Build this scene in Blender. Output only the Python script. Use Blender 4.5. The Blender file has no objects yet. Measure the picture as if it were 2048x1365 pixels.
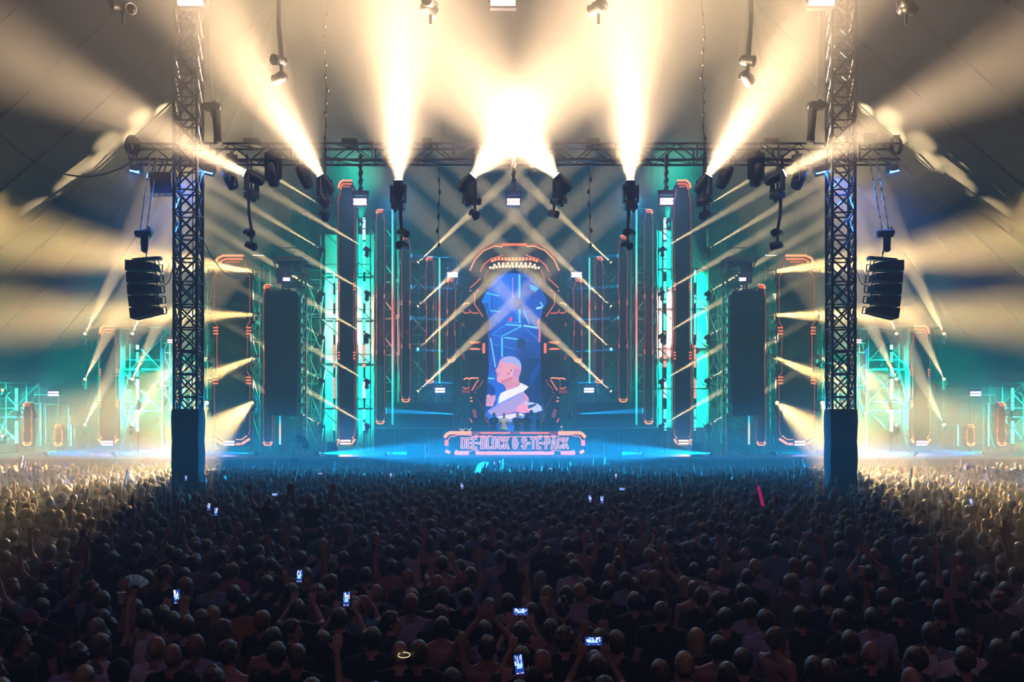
import bpy, math, random, bmesh
import numpy as np
from mathutils import Vector, Matrix, Quaternion
PI = math.pi
S = bpy.context.scene
C = S.collection
rng = random.Random(11)
# ---------------------------------------------------------------- camera, world, exposure
F = 1700.0      # focal length in pixels of the 2048 wide frame
EYE = 3.85      # camera height
YH = 840.0      # pixel row of the horizon
CX = 1029.0     # pixel column of the stage axis


def P(px, py, Z):
    return Vector(((px - CX) / F * Z, Z, EYE + (YH - py) / F * Z))


def aim(px, py, ix, iy, t):
    "the direction in space of a beam that leaves a lamp seen at px, py towards (ix right, iy up) while coming t towards the viewer"
    return (ix - (px - CX) / F * t, -t, iy - (YH - py) / F * t)


cam = bpy.data.cameras.new('camera')
cam_o = bpy.data.objects.new('camera', cam)
C.objects.link(cam_o)
cam_o.location = (0, 0, EYE)
cam_o.rotation_euler = (PI / 2, 0, 0)
cam.sensor_width = 36
cam.lens = F / 2048 * 36
cam.shift_x = -(CX - 1024) / 2048
cam.shift_y = (YH - 682.5) / 2048
cam.clip_end = 400
S.camera = cam_o
S.view_settings.view_transform = 'Standard'
S.view_settings.look = 'None'
S.view_settings.exposure = 0
S.view_settings.gamma = 1
S.view_settings.use_curve_mapping = False
W_ = bpy.data.worlds.new('night')
S.world = W_
W_.use_nodes = True
W_.node_tree.nodes['Background'].inputs[0].default_value = (0.0, 0.0, 0.0, 1)
S.cycles.max_bounces = 3
S.cycles.diffuse_bounces = 0
S.cycles.glossy_bounces = 1
S.cycles.volume_bounces = 0
HAZE = 0.018
SPOT_GAIN = 1.2
AREA_GAIN = 0.03
WARM = (1.0, 0.675, 0.385)
GOLD = (1.0, 0.64, 0.22)
CREAM = (1.0, 0.72, 0.35)
TEAL = (0.0, 0.75, 0.47)
BLUE = (0.0, 0.38, 1.0)


def lamp_light(kind, p, E, col, d=(0, 0, -1), ang=30, blend=.5, rad=.1, size=None, spread=PI):
    beam = kind == 'BEAM'                    # a lens: a disc of light that spreads only a little
    if beam:
        E *= SPOT_GAIN / AREA_GAIN * math.tan(math.radians(ang / 2)) ** 2 / 4 * .8
        kind = 'AREA'
    l = bpy.data.lights.new('lamp_light', kind)
    l.energy = E * (AREA_GAIN if kind == 'AREA' else SPOT_GAIN)
    l.color = col
    if kind == 'SPOT':
        l.spot_size = math.radians(ang)
        l.spot_blend = blend
    if beam:
        l.shape = 'DISK'
        l.size = rad * 2
        l.spread = math.radians(ang)
    elif kind == 'AREA':
        l.shape = 'RECTANGLE'
        l.size, l.size_y = size
        l.spread = spread
    else:
        l.shadow_soft_size = rad
    o = bpy.data.objects.new('lamp_light', l)
    C.objects.link(o)
    o.location = p
    o.rotation_euler = Vector(d).to_track_quat('-Z', 'Y').to_euler()
    return o


# two dim fill spots added out of view, high behind the camera: the faint plum and amber light on the crowd's backs
lamp_light('SPOT', (-5, -5, 15), 520, (.62, .38, .78), (.28, 1, -1.05), 62, .9, .3)
lamp_light('SPOT', (7, -5, 15), 380, (.9, .44, .5), (-.28, 1, -1.05), 62, .9, .3)


# ---------------------------------------------------------------- helpers
class MB:
    def __init__(s):
        s.v = []
        s.f = []

    def mesh(s, name, smooth=False):
        me = bpy.data.meshes.new(name)
        me.from_pydata([tuple(v) for v in s.v], [], s.f)
        me.update()
        if smooth:
            me.shade_smooth()
        return me

    def box(s, c, sz, R=None):
        b = len(s.v)
        for x in (-.5, .5):
            for y in (-.5, .5):
                for z in (-.5, .5):
                    q = Vector((x * sz[0], y * sz[1], z * sz[2]))
                    if R is not None:
                        q = R @ q
                    s.v.append(Vector(c) + q)
        for f in ((0, 1, 3, 2), (4, 6, 7, 5), (0, 4, 5, 1), (2, 3, 7, 6), (0, 2, 6, 4), (1, 5, 7, 3)):
            s.f.append(tuple(b + i for i in f))
        return s

    def tube(s, p0, p1, r, n=6, r1=None):
        p0, p1 = Vector(p0), Vector(p1)
        r1 = r if r1 is None else r1
        d = (p1 - p0).normalized()
        x = d.orthogonal().normalized()
        y = d.cross(x)
        b = len(s.v)
        for p, rr in ((p0, r), (p1, r1)):
            for i in range(n):
                a = 2 * PI * i / n
                s.v.append(p + (x * math.cos(a) + y * math.sin(a)) * rr)
        for i in range(n):
            s.f.append((b + i, b + (i + 1) % n, b + n + (i + 1) % n, b + n + i))
        s.f.append(tuple(b + i for i in range(n))[::-1])
        s.f.append(tuple(b + n + i for i in range(n)))
        return s

    def path(s, pts, r, n=5):
        for a, b in zip(pts, pts[1:]):
            s.tube(a, b, r, n)
        return s

    def prism(s, poly, y0, y1):
        "polygon in x,z pushed from y0 to y1"
        b = len(s.v)
        n = len(poly)
        for y in (y0, y1):
            for x, z in poly:
                s.v.append(Vector((x, y, z)))
        for i in range(n):
            s.f.append((b + i, b + (i + 1) % n, b + n + (i + 1) % n, b + n + i))
        s.f.append(tuple(b + i for i in range(n))[::-1])
        s.f.append(tuple(b + n + i for i in range(n)))
        return s

    def ribbon(s, pts, w, y, d=.02, closed=False):
        "a flat bar of width w along x,z points, standing d proud towards -y"
        q = [Vector((p[0], y, p[1])) for p in pts]
        if closed:
            q.append(q[0])
        for a, b in zip(q, q[1:]):
            t = b - a
            L = t.length
            if L < 1e-5:
                continue
            t /= L
            R = Matrix((t, Vector((0, 1, 0)), t.cross(Vector((0, 1, 0))))).transposed()
            s.box((a + b) / 2, (L + w * .6, d, w), R)
        return s

    def lathe(s, prof, n=12, axis=None, c=(0, 0, 0)):
        "profile of (radius, height) turned about z, then turned so that z is axis"
        q = Vector(axis).to_track_quat('Z', 'Y') if axis is not None else Quaternion()
        b = len(s.v)
        for r, z in prof:
            for i in range(n):
                a = 2 * PI * i / n
                s.v.append(Vector(c) + q @ Vector((r * math.cos(a), r * math.sin(a), z)))
        for k in range(len(prof) - 1):
            for i in range(n):
                s.f.append((b + k * n + i, b + k * n + (i + 1) % n, b + (k + 1) * n + (i + 1) % n, b + (k + 1) * n + i))
        s.f.append(tuple(b + i for i in range(n))[::-1])
        e = b + (len(prof) - 1) * n
        s.f.append(tuple(e + i for i in range(n)))
        return s


def obj(name, m, mat, parent=None, loc=None, rot=None, scale=None, label=None, kind=None, smooth=False):
    me = m.mesh(name, smooth) if isinstance(m, MB) else m
    o = bpy.data.objects.new(name, me)
    C.objects.link(o)
    if mat is not None and not me.materials:
        me.materials.append(mat)
    if parent is not None:
        o.parent = parent
    if loc is not None:
        o.location = loc
    if rot is not None:
        if isinstance(rot, Quaternion):
            o.rotation_mode = 'QUATERNION'
            o.rotation_quaternion = rot
        else:
            o.rotation_euler = rot
    if scale is not None:
        o.scale = scale if hasattr(scale, '__len__') else (scale,) * 3
    if label:
        o['label'] = label
    if kind:
        o['kind'] = kind
    return o


def tag(o, label, cat, group=None):
    o['label'] = label
    o['category'] = cat
    if group:
        o['group'] = group
    return o


def thing(name, label, cat, loc, group=None, rotz=0, scale=1):
    o = bpy.data.objects.new(name, None)
    C.objects.link(o)
    o.location = loc
    o.rotation_euler = (0, 0, rotz)
    o.scale = (scale,) * 3
    o.empty_display_size = .2
    return tag(o, label, cat, group)


def struct(o):
    o['kind'] = 'structure'
    return o


ORD = 'zeroth first second third fourth fifth sixth seventh eighth ninth tenth eleventh twelfth thirteenth fourteenth fifteenth sixteenth seventeenth eighteenth nineteenth twentieth'.split()


def nth(i):
    if i <= 20:
        return ORD[i]
    t, u = divmod(i, 10)
    tens = {2: 'twent', 3: 'thirt', 4: 'fort', 5: 'fift'}[t]
    return tens + 'ieth' if u == 0 else tens + 'y-' + ORD[u]


# ---------------------------------------------------------------- materials
def mat(name, col, rough=.6, metal=0, noise=0, scale=6, spec=.5):
    m = bpy.data.materials.new(name)
    m.use_nodes = True
    nt = m.node_tree
    p = nt.nodes['Principled BSDF']
    p.inputs['Base Color'].default_value = (*col, 1)
    p.inputs['Roughness'].default_value = rough
    p.inputs['Metallic'].default_value = metal
    p.inputs['Specular IOR Level'].default_value = spec
    if noise:
        t = nt.nodes.new('ShaderNodeTexCoord')
        n = nt.nodes.new('ShaderNodeTexNoise')
        n.inputs['Scale'].default_value = scale
        n.inputs['Detail'].default_value = 3
        r = nt.nodes.new('ShaderNodeValToRGB')
        r.color_ramp.elements[0].position = .3
        r.color_ramp.elements[1].position = .7
        r.color_ramp.elements[0].color = (*[c * (1 - noise) for c in col], 1)
        r.color_ramp.elements[1].color = (*[min(1, c * (1 + noise)) for c in col], 1)
        nt.links.new(t.outputs['Object'], n.inputs['Vector'])
        nt.links.new(n.outputs['Fac'], r.inputs['Fac'])
        nt.links.new(r.outputs['Color'], p.inputs['Base Color'])
    return m


def glow(name, col, st):
    m = bpy.data.materials.new(name)
    m.use_nodes = True
    nt = m.node_tree
    nt.nodes.clear()
    o = nt.nodes.new('ShaderNodeOutputMaterial')
    e = nt.nodes.new('ShaderNodeEmission')
    e.inputs[0].default_value = (*col, 1)
    e.inputs[1].default_value = st
    nt.links.new(e.outputs[0], o.inputs[0])
    m.cycles.emission_sampling = 'NONE'
    return m


def ramp_glow(name, stops, st):
    "an LED pixel tube: its colour runs along its own length"
    m = glow(name, (1, 1, 1), st)
    nt = m.node_tree
    t = nt.nodes.new('ShaderNodeTexCoord')
    s = nt.nodes.new('ShaderNodeSeparateXYZ')
    r = nt.nodes.new('ShaderNodeValToRGB')
    r.color_ramp.elements[0].position, r.color_ramp.elements[0].color = stops[0][0], (*stops[0][1], 1)
    r.color_ramp.elements[1].position, r.color_ramp.elements[1].color = stops[-1][0], (*stops[-1][1], 1)
    for pos, c in stops[1:-1]:
        r.color_ramp.elements.new(pos).color = (*c, 1)
    nt.links.new(t.outputs['Generated'], s.inputs[0])
    nt.links.new(s.outputs['Z'], r.inputs['Fac'])
    nt.links.new(r.outputs['Color'], nt.nodes['Emission'].inputs[0])
    return m


def attr_mat(name, rough, glowing=0, spec=.5):
    "colour from the mesh's own tint attribute"
    m = bpy.data.materials.new(name)
    m.use_nodes = True
    nt = m.node_tree
    a = nt.nodes.new('ShaderNodeAttribute')
    a.attribute_name = 'tint'
    p = nt.nodes['Principled BSDF']
    if glowing:
        p.inputs['Base Color'].default_value = (0.01, .01, .01, 1)
        nt.links.new(a.outputs['Color'], p.inputs['Emission Color'])
        p.inputs['Emission Strength'].default_value = glowing
        m.cycles.emission_sampling = 'NONE'
    else:
        nt.links.new(a.outputs['Color'], p.inputs['Base Color'])
    p.inputs['Roughness'].default_value = rough
    p.inputs['Specular IOR Level'].default_value = spec
    return m


def own_colour(name, rough, noise=.25, scale=14, spec=.5, bump=0):
    "colour from the object's own colour, with a little cloth or skin grain"
    m = bpy.data.materials.new(name)
    m.use_nodes = True
    nt = m.node_tree
    p = nt.nodes['Principled BSDF']
    i = nt.nodes.new('ShaderNodeObjectInfo')
    t = nt.nodes.new('ShaderNodeTexCoord')
    n = nt.nodes.new('ShaderNodeTexNoise')
    n.inputs['Scale'].default_value = scale
    mp = nt.nodes.new('ShaderNodeMapRange')
    mp.inputs['To Min'].default_value = 1 - noise
    mp.inputs['To Max'].default_value = 1 + noise
    mx = nt.nodes.new('ShaderNodeMix')
    mx.data_type = 'RGBA'
    mx.blend_type = 'MULTIPLY'
    mx.inputs[0].default_value = 1
    nt.links.new(t.outputs['Object'], n.inputs['Vector'])
    nt.links.new(n.outputs['Fac'], mp.inputs['Value'])
    nt.links.new(i.outputs['Color'], mx.inputs[6])
    nt.links.new(mp.outputs[0], mx.inputs[7])
    nt.links.new(mx.outputs[2], p.inputs['Base Color'])
    p.inputs['Roughness'].default_value = rough
    p.inputs['Specular IOR Level'].default_value = spec
    if bump:
        bn = nt.nodes.new('ShaderNodeTexNoise')
        bn.inputs['Scale'].default_value = 55
        bn.inputs['Detail'].default_value = 2
        sq = nt.nodes.new('ShaderNodeMapping')
        sq.inputs['Scale'].default_value = (1, 1, .35)
        bp = nt.nodes.new('ShaderNodeBump')
        bp.inputs['Strength'].default_value = bump
        bp.inputs['Distance'].default_value = .012
        nt.links.new(t.outputs['Object'], sq.inputs['Vector'])
        nt.links.new(sq.outputs[0], bn.inputs['Vector'])
        nt.links.new(bn.outputs['Fac'], bp.inputs['Height'])
        nt.links.new(bp.outputs[0], p.inputs['Normal'])
    return m


M = {}
M['black'] = mat('black_powder_coat', (.012, .013, .015), .45, 0, .3)
M['metal'] = mat('brushed_aluminium', (.30, .31, .33), .35, .8, .15, 20)
M['truss'] = mat('dark_truss_tube', (.045, .048, .055), .38, .7, .2, 10)
M['scaffold'] = mat('galvanised_scaffold', (.2, .21, .21), .42, .6, .2, 12)
M['cloth'] = mat('black_molton_cloth', (.014, .016, .02), .9, 0, .3, 3, .15)
M['pylon'] = mat('dark_pylon_shell', (.018, .03, .035), .4, 0, .25, 2)
M['fabric'] = mat('pale_stretch_fabric', (.42, .46, .46), .8, 0, .12, 2, .2)
M['canvas'] = mat('grey_tent_canvas', (.015, .0155, .017), .62, 0, .22, .7, .4)
M['ground'] = mat('trodden_floor', (.03, .028, .025), .9, 0, .4, 1.5)
M['wood'] = mat('stage_deck', (.02, .022, .025), .6, 0, .3, 4)
M['cone'] = mat('speaker_grille', (.006, .006, .007), .7, 0, .4, 60)
M['cable'] = mat('black_rubber_cable', (.01, .01, .01), .6)
M['orange'] = glow('orange_led_line', (1.0, .17, .06), 2.0)
M['outline'] = glow('thin_outline_led', (1.0, .13, .045), 1.1)
M['orange_hot'] = glow('orange_led_bar', (1.0, .30, .12), 2.6)
M['orange_white'] = glow('white_orange_led', (1.0, .62, .40), 3.0)
M['orange_dim'] = glow('dim_red_led', (.75, .07, .03), .5)
M['letter'] = glow('letter_outline_led', (1.0, .33, .24), 1.7)
M['white'] = glow('strobe_white_led', (1.0, .93, 1.0), 5)
M['violet'] = glow('strobe_violet_led', (.80, .62, 1.0), 4)
M['strobe_red'] = glow('strobe_pink_led', (1.0, .55, .55), 4)
M['blue_led'] = glow('blue_wash_led', (.22, .42, 1.0), 5)
M['lens_warm'] = glow('warm_lens', (1.0, .75, .32), 6)
M['lens_gold'] = glow('gold_lens', (1.0, .78, .22), 8)
M['lens_blue'] = glow('blue_lens', (.10, .62, .95), 1.6)
M['lens_top'] = glow('hot_lens', (1.0, .86, .58), 30)
M['teal_led'] = glow('teal_led', (.12, 1.0, .72), 2.2)
M['salmon_led'] = glow('salmon_led', (1.0, .38, .28), 2.0)
M['mint_led'] = glow('pale_mint_led', (.62, 1.0, .86), 2.4)
M['skin'] = own_colour('skin', .5, .12, 9)
M['shirt'] = own_colour('cotton_cloth', .85, .2, 16, .2)
M['hair'] = own_colour('hair', .42, .5, 40, .6, .9)
M['crowd'] = attr_mat('crowd_cloth_and_skin', .6, 0, .4)
M['screen'] = attr_mat('led_screen_pixels', .4, 1.9)


def tinted(mb_parts, name, mat_, parent=None, **kw):
    "one flat print or screen picture from [(polygons, colour)]"
    V, Fc, col = [], [], []
    for verts, faces, c in mb_parts:
        b = len(V)
        V += [tuple(v) for v in verts]
        for f in faces:
            Fc.append(tuple(b + i for i in f))
            col.append((c, len(f)))
    me = bpy.data.meshes.new(name)
    me.from_pydata(V, [], Fc)
    a = me.color_attributes.new('tint', 'FLOAT_COLOR', 'CORNER')
    arr = []
    for c, n in col:
        arr += [c[0], c[1], c[2], 1.0] * n
    a.data.foreach_set('color', arr)
    me.update()
    return obj(name, me, mat_, parent, **kw)


# ---------------------------------------------------------------- haze and the tent
hz = bpy.data.materials.new('stage_haze')
hz.use_nodes = True
hz.node_tree.nodes.clear()
_o = hz.node_tree.nodes.new('ShaderNodeOutputMaterial')
_v = hz.node_tree.nodes.new('ShaderNodeVolumeScatter')
_v.inputs['Density'].default_value = HAZE
_v.inputs['Anisotropy'].default_value = .15
hz.node_tree.links.new(_v.outputs[0], _o.inputs['Volume'])
haze = obj('haze', MB().box((0, 29, 13.4), (80, 66, 26.8)), hz)
haze['kind'] = 'stuff'
haze['label'] = 'thin theatrical haze filling the whole tent'

struct(obj('floor', MB().box((0, 27, -.15), (96, 84, .3)), M['ground']))


def canopy_z(x, y):
    dx = max(abs(x) - 12, 0) / 27
    dy = max(y - 44, 0) / 17
    d = min(1, math.hypot(dx, dy))
    return 6 + 20 * (1 - d) ** 1.4


ceiling = struct(bpy.data.objects.new('ceiling', None))
C.objects.link(ceiling)


def canvas_panel(pts, sag=.3):
    "pts[i][j]: i across the panel, j along it; the cloth bellies up between its seams"
    mb = MB()
    ni, nj = len(pts), len(pts[0])
    for i in range(ni):
        for j in range(nj):
            x, y = pts[i][j]
            u = i / (ni - 1)
            mb.v.append(Vector((x, y, canopy_z(x, y) + sag * math.sin(PI * u) * math.sin(PI * min(1, .15 + j / (nj - 1))) + .05 * math.sin(3.1 * x + 1.7 * y))))
    for i in range(ni - 1):
        for j in range(nj - 1):
            mb.f.append((i * nj + j, i * nj + j + 1, (i + 1) * nj + j + 1, (i + 1) * nj + j))
    obj('canvas_panel', mb, M['canvas'], ceiling, smooth=True)
    s = MB()                                             # the seam along the panel's edge
    e = [Vector((*pts[0][j], canopy_z(*pts[0][j]) - .03)) for j in range(nj)]
    s.path(e, .06, 4)
    obj('canvas_seam', s, M['canvas'], ceiling)


NJ = 14
for sgn in (-1, 1):
    # side slope from y -4 to 44 in strips, then the round end in gores
    n = 12
    for k in range(n):
        y0, y1 = -4 + 48 * k / n, -4 + 48 * (k + 1) / n
        canvas_panel([[(sgn * (12 + 27 * j / NJ), y0 + (y1 - y0) * i / 4 + (28 - y0) * .0 * j) for j in range(NJ + 1)] for i in range(5)], .35)
    n = 7
    for k in range(n):
        a0, a1 = PI / 2 * k / n, PI / 2 * (k + 1) / n
        canvas_panel([[(sgn * (12 + 27 * j / NJ * math.cos(a0 + (a1 - a0) * i / 4)), 44 + 17 * j / NJ * math.sin(a0 + (a1 - a0) * i / 4)) for j in range(NJ + 1)] for i in range(5)], .3)
for k in range(6):
    x0, x1 = -12 + 4 * k, -8 + 4 * k
    canvas_panel([[(x0 + (x1 - x0) * i / 4, -4 + 65 * j / 30) for j in range(31)] for i in range(5)], .15)
# tent walls
wl = MB()
ring = [(-39, -4), (-39, 44)] + [(-12 - 27 * math.cos(PI / 2 * k / 10), 44 + 17 * math.sin(PI / 2 * k / 10)) for k in range(1, 11)]
for nm, sg in (('wall_left', 1), ('wall_right', -1)):
    w = MB()
    for (x0, y0), (x1, y1) in zip(ring, ring[1:]):
        b = len(w.v)
        w.v += [Vector((sg * x0, y0, 0)), Vector((sg * x1, y1, 0)), Vector((sg * x1, y1, 6.2)), Vector((sg * x0, y0, 6.2))]
        w.f.append((b, b + 1, b + 2, b + 3))
    struct(obj(nm, w, M['canvas']))
struct(obj('wall_back', MB().box((0, 61.1, 3.1), (25, .1, 6.2)), M['canvas']))
# the pale arch of canvas high above the stage
ar = MB()
for k in range(25):
    a = -1 + 2 * k / 24
    x = 14.5 * a
    z = 21.9 - 1.9 * a * a
    ar.v += [Vector((x, 53, z)), Vector((x, 53.25, z - .55 - .25 * abs(a)))]
for k in range(24):
    ar.f.append((2 * k, 2 * k + 1, 2 * k + 3, 2 * k + 2))
struct(obj('trim_1', ar, M['fabric'], smooth=True))
# ---------------------------------------------------------------- king pole towers
def side_word(px):
    return 'left' if px < CX else 'right'


BAY = .75
_hw = .36
kb = MB()                                                # bracing of one tower bay, shared by all
for s in (-1, 1):
    for a, b in (((-_hw, s * _hw, 0), (_hw, s * _hw, BAY)), ((_hw, s * _hw, 0), (-_hw, s * _hw, BAY)), ((-_hw, s * _hw, 0), (_hw, s * _hw, 0)),
                 ((s * _hw, -_hw, 0), (s * _hw, _hw, BAY)), ((s * _hw, _hw, 0), (s * _hw, -_hw, BAY)), ((s * _hw, -_hw, 0), (s * _hw, _hw, 0))):
        kb.tube(a, b, .03, 5)
kb = kb.mesh('cross_brace')
for px in (377, 1681):
    base = P(px, YH, 28)
    t = thing('king_pole_truss', '%s truss tower of crossed tubes rising out of the crowd, black cloth round its foot' % side_word(px), 'truss tower', (base.x, 28, 0), 'king pole towers', .1 if px < CX else -.1)
    top = 25.3
    for i, (sx, sy) in enumerate(((-1, -1), (1, -1), (1, 1), (-1, 1))):
        obj('chord', MB().tube((sx * _hw, sy * _hw, 0), (sx * _hw, sy * _hw, top), .05, 8), M['truss'], t)
    for k in range(int((top - .2) / BAY)):
        obj('cross_brace', kb, M['truss'], t, (0, 0, k * BAY + .1))
    cv = MB()
    w = .42
    for i in range(12):                                   # slightly billowing cloth box
        z0, z1 = 4.2 * i / 12, 4.2 * (i + 1) / 12
        o0, o1 = .012 * math.sin(i * 1.9), .012 * math.sin((i + 1) * 1.9)
        b = len(cv.v)
        for z, o in ((z0, o0), (z1, o1)):
            for sx, sy in ((-1, -1), (1, -1), (1, 1), (-1, 1)):
                cv.v.append(Vector((sx * (w + o), sy * (w + o), z)))
        for j in range(4):
            cv.f.append((b + j, b + (j + 1) % 4, b + 4 + (j + 1) % 4, b + 4 + j))
    obj('foot_cover', cv, M['cloth'], t, label='black cloth cover tied round the tower foot')
    obj('cable', MB().path([(.16, -.2, 4.2), (.2, -.2, 9), (.16, -.2, 15), (.18, -.2, top)], .018), M['cable'], t)

# ---------------------------------------------------------------- front lighting truss
TZ = 28.9
xl, xr = P(266, 0, TZ).x, P(1792, 0, TZ).x
zt, zb = P(0, 293, TZ).z, P(0, 325, TZ).z
tr = thing('lighting_truss', 'long dark box truss spanning between the two towers, hung with lamps', 'truss', ((xl + xr) / 2, TZ, zb))
LT, HT, DT = xr - xl, zt - zb, .6
for sy in (-.5, .5):
    for z in (0, HT):
        obj('chord', MB().tube((-LT / 2, sy * DT, z), (LT / 2, sy * DT, z), .042, 7), M['truss'], tr)
nb = 38
bl = LT / nb
tb = [MB(), MB()]
for q in (0, 1):
    for sy in (-.5, .5):
        a, b = ((0, HT), (bl, 0)) if q else ((0, 0), (bl, HT))
        tb[q].tube((a[0], sy * DT, a[1]), (b[0], sy * DT, b[1]), .022, 5)
    for z in (0, HT):
        tb[q].tube((0, -.5 * DT, z), (bl, .5 * DT, z), .018, 4)
up = MB()
for sy in (-.5, .5):
    up.tube((0, sy * DT, 0), (0, sy * DT, HT), .028, 5)
up.tube((0, -.5 * DT, 0), (0, .5 * DT, 0), .02, 4)
up = up.mesh('upright')
tb = [q.mesh('lattice_brace') for q in tb]
for k in range(nb):
    obj('lattice_brace', tb[k % 2], M['truss'], tr, (-LT / 2 + k * bl, 0, 0))
for k in range(0, nb + 1, 4):
    obj('upright', up, M['truss'], tr, (-LT / 2 + k * bl, 0, 0))
loom = MB()
pts = [Vector((-LT / 2 + LT * i / 60, -.05, .07 + .05 * math.sin(i * 1.3))) for i in range(61)]
obj('cable_loom', loom.path(pts, .035, 5), M['cable'], tr)
for px, w in ((700, .5), (855, .35), (1185, .45), (505, .5), (1540, .5)):
    obj('control_box', MB().box((P(px, 0, TZ).x - (xl + xr) / 2, 0, HT + .12), (w, .4, .2)).tube((P(px, 0, TZ).x - (xl + xr) / 2 - .1, 0, HT - .1), (P(px, 0, TZ).x - (xl + xr) / 2 - .1, 0, HT + .3), .02), M['black'], tr)

# ---------------------------------------------------------------- moving heads and other lamps
LP = {}
h_ = MB().lathe([(.02, -.62), (.13, -.6), (.17, -.42), (.17, -.2), (.145, -.05), (.15, 0), (.125, .0), (.12, -.015)], 14)
LP['head'] = h_.mesh('head', True)
LP['lens'] = MB().lathe([(.0, 0.0), (.06, .028), (.105, .02), (.118, 0), (.1, -.01)], 14).mesh('lens', True)
y_ = MB()
for s in (-1, 1):
    y_.box((s * .215, 0, .18), (.05, .16, .5))
    y_.tube((s * .24, 0, 0), (s * .16, 0, 0), .07, 8)
y_.box((0, 0, .43), (.48, .18, .06))
LP['yoke'] = y_.mesh('yoke')
b_ = MB().lathe([(.12, .44), (.15, .47), (.15, .5)], 10)
b_.box((0, 0, .58), (.36, .28, .16))
b_.box((.1, 0, .70), (.05, .1, .1)).box((-.1, 0, .70), (.05, .1, .1))
LP['base'] = b_.mesh('base')


def moving_head(p, d, label, group=None, s=1.0, hang=True, lens=None, E=0, col=WARM, ang=8, blend=.4, rad=.08, clamp=None):
    "p: where the lens is, d: where it points"
    d = Vector(d).normalized()
    q = d.to_track_quat('Z', 'Y')
    piv = Vector(p) - d * .22 * s
    t = thing('moving_head_lamp', label, 'stage lamp', piv, group, 0, s)
    yaw = math.atan2(d.x, -d.y) if abs(d.x) + abs(d.y) > .05 else 0
    rot = (0, 0, yaw) if hang else (PI, 0, -yaw)
    obj('base', LP['base'], M['black'], t, rot=rot)
    obj('yoke', LP['yoke'], M['black'], t, rot=rot)
    h = obj('head', LP['head'], M['black'], t, loc=d * .22, rot=q)
    lm = lens or M['cone']
    if lm.name not in LP:
        LP[lm.name] = LP['lens'].copy()
    l = obj('lens', LP[lm.name], lm, h, label='glowing lens' if lens else None)
    if clamp is not None:
        obj('clamp', MB().tube((0, 0, .58 if hang else -.58), (Vector(clamp) - piv) / s, .035, 6), M['black'], t)
    if E:
        lamp_light('BEAM' if ang > 15 else 'SPOT', Vector(p) + d * .06, E, col, d, ang, blend, rad if ang > 15 else .012)
    return t


SYM = lambda px: 2 * CX - px
TOP = [  # px, py, direction (in the picture right, towards the camera, up), energy, cone
    (489, 346, (-1, .5, .43), 1.5, 27, 'outermost'), (641, 350, (-.50, .4, .80), 2.0, 38, 'second'), (797, 360, (0.05, .3, 1), 2.3, 40, 'third'), (946, 351, (.75, .3, .75), 2.0, 50, 'innermost')]
for px, py, d, e, ang, word in TOP:
    for sg in (1, -1):
        x = px if sg > 0 else SYM(px)
        p = P(x, py, 27.9)
        dd = (sg * d[0], -d[1], d[2])
        moving_head(p, dd, '%s hot white beam lamp under the %s half of the front truss' % (word, side_word(x)), 'beam lamps under the front truss', 1.1, False, M['lens_top'], 40000 * e, WARM, ang, 1.0, .14, (p.x, TZ - .3, zb + .02))
        # an added wide spot for the lamp's spill, filling the haze round it
        lamp_light('SPOT', Vector(p) + Vector(dd) * .1, {'outermost': 1500, 'second': 6000}.get(word, 11000) * e, WARM, dd, 90, 1.0, .12)
for i, (px, py, dx) in enumerate(((468, 357, .35), (549, 352, .12), (618, 356, .4))):
    for sg in (1, -1):
        x = px if sg > 0 else SYM(px)
        p = P(x, py + 20, 28.6)
        moving_head(p, (sg * dx, .2, -1), 'unlit black moving head, %s from the tower under the %s truss half' % (ORD[i + 1], side_word(x)), 'unlit moving heads under the front truss', 1.25, True, None, clamp=(p.x, TZ - .3, zb))

# wash lamps with blue faces
for px, py, w, near in ((270, 340, .34, 'truss end'), (412, 341, .5, 'tower')):
    for sg in (1, -1):
        x = px if sg > 0 else SYM(px)
        p = P(x, py, 28.5)
        t = thing('wash_lamp', 'blue glowing wash lamp at the %s, %s side' % (near, side_word(x)), 'stage lamp', p, 'blue wash lamps on the front truss')
        R = Matrix.Rotation(sg * .25, 3, 'Y') @ Matrix.Rotation(-.5, 3, 'X')
        obj('housing', MB().box((0, .12, .03), (w * 1.05, .2, .24), R).box((0, .22, .03), (w * .7, .1, .16), R), M['black'], t)
        obj('light_face', MB().box(R @ Vector((0, .02, .0)), (w * .95, .03, .15), R), M['blue_led'], t, label='bright blue LED face')
        obj('bracket', MB().box((w * .56, .15, .16), (.03, .06, .42)).box((-w * .56, .15, .16), (.03, .06, .42)).box((0, .15, .36), (w * 1.15, .06, .04)).tube((0, .15, .36), (0, .3, zb - p.z), .03), M['black'], t)
        lamp_light('AREA', p + Vector((0, -.08, -.06)), 3000, (.03, .2, 1), (0, -.3, -1) if w > .4 else (sg * .5, -.3, -1), size=(w, .16))
        if w > .4:
            lamp_light('SPOT', p + Vector((-sg * .15, .0, -.1)), 9000, (.02, .16, 1), (-sg * .75, -.12, -1), 80, .8, .1)

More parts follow.
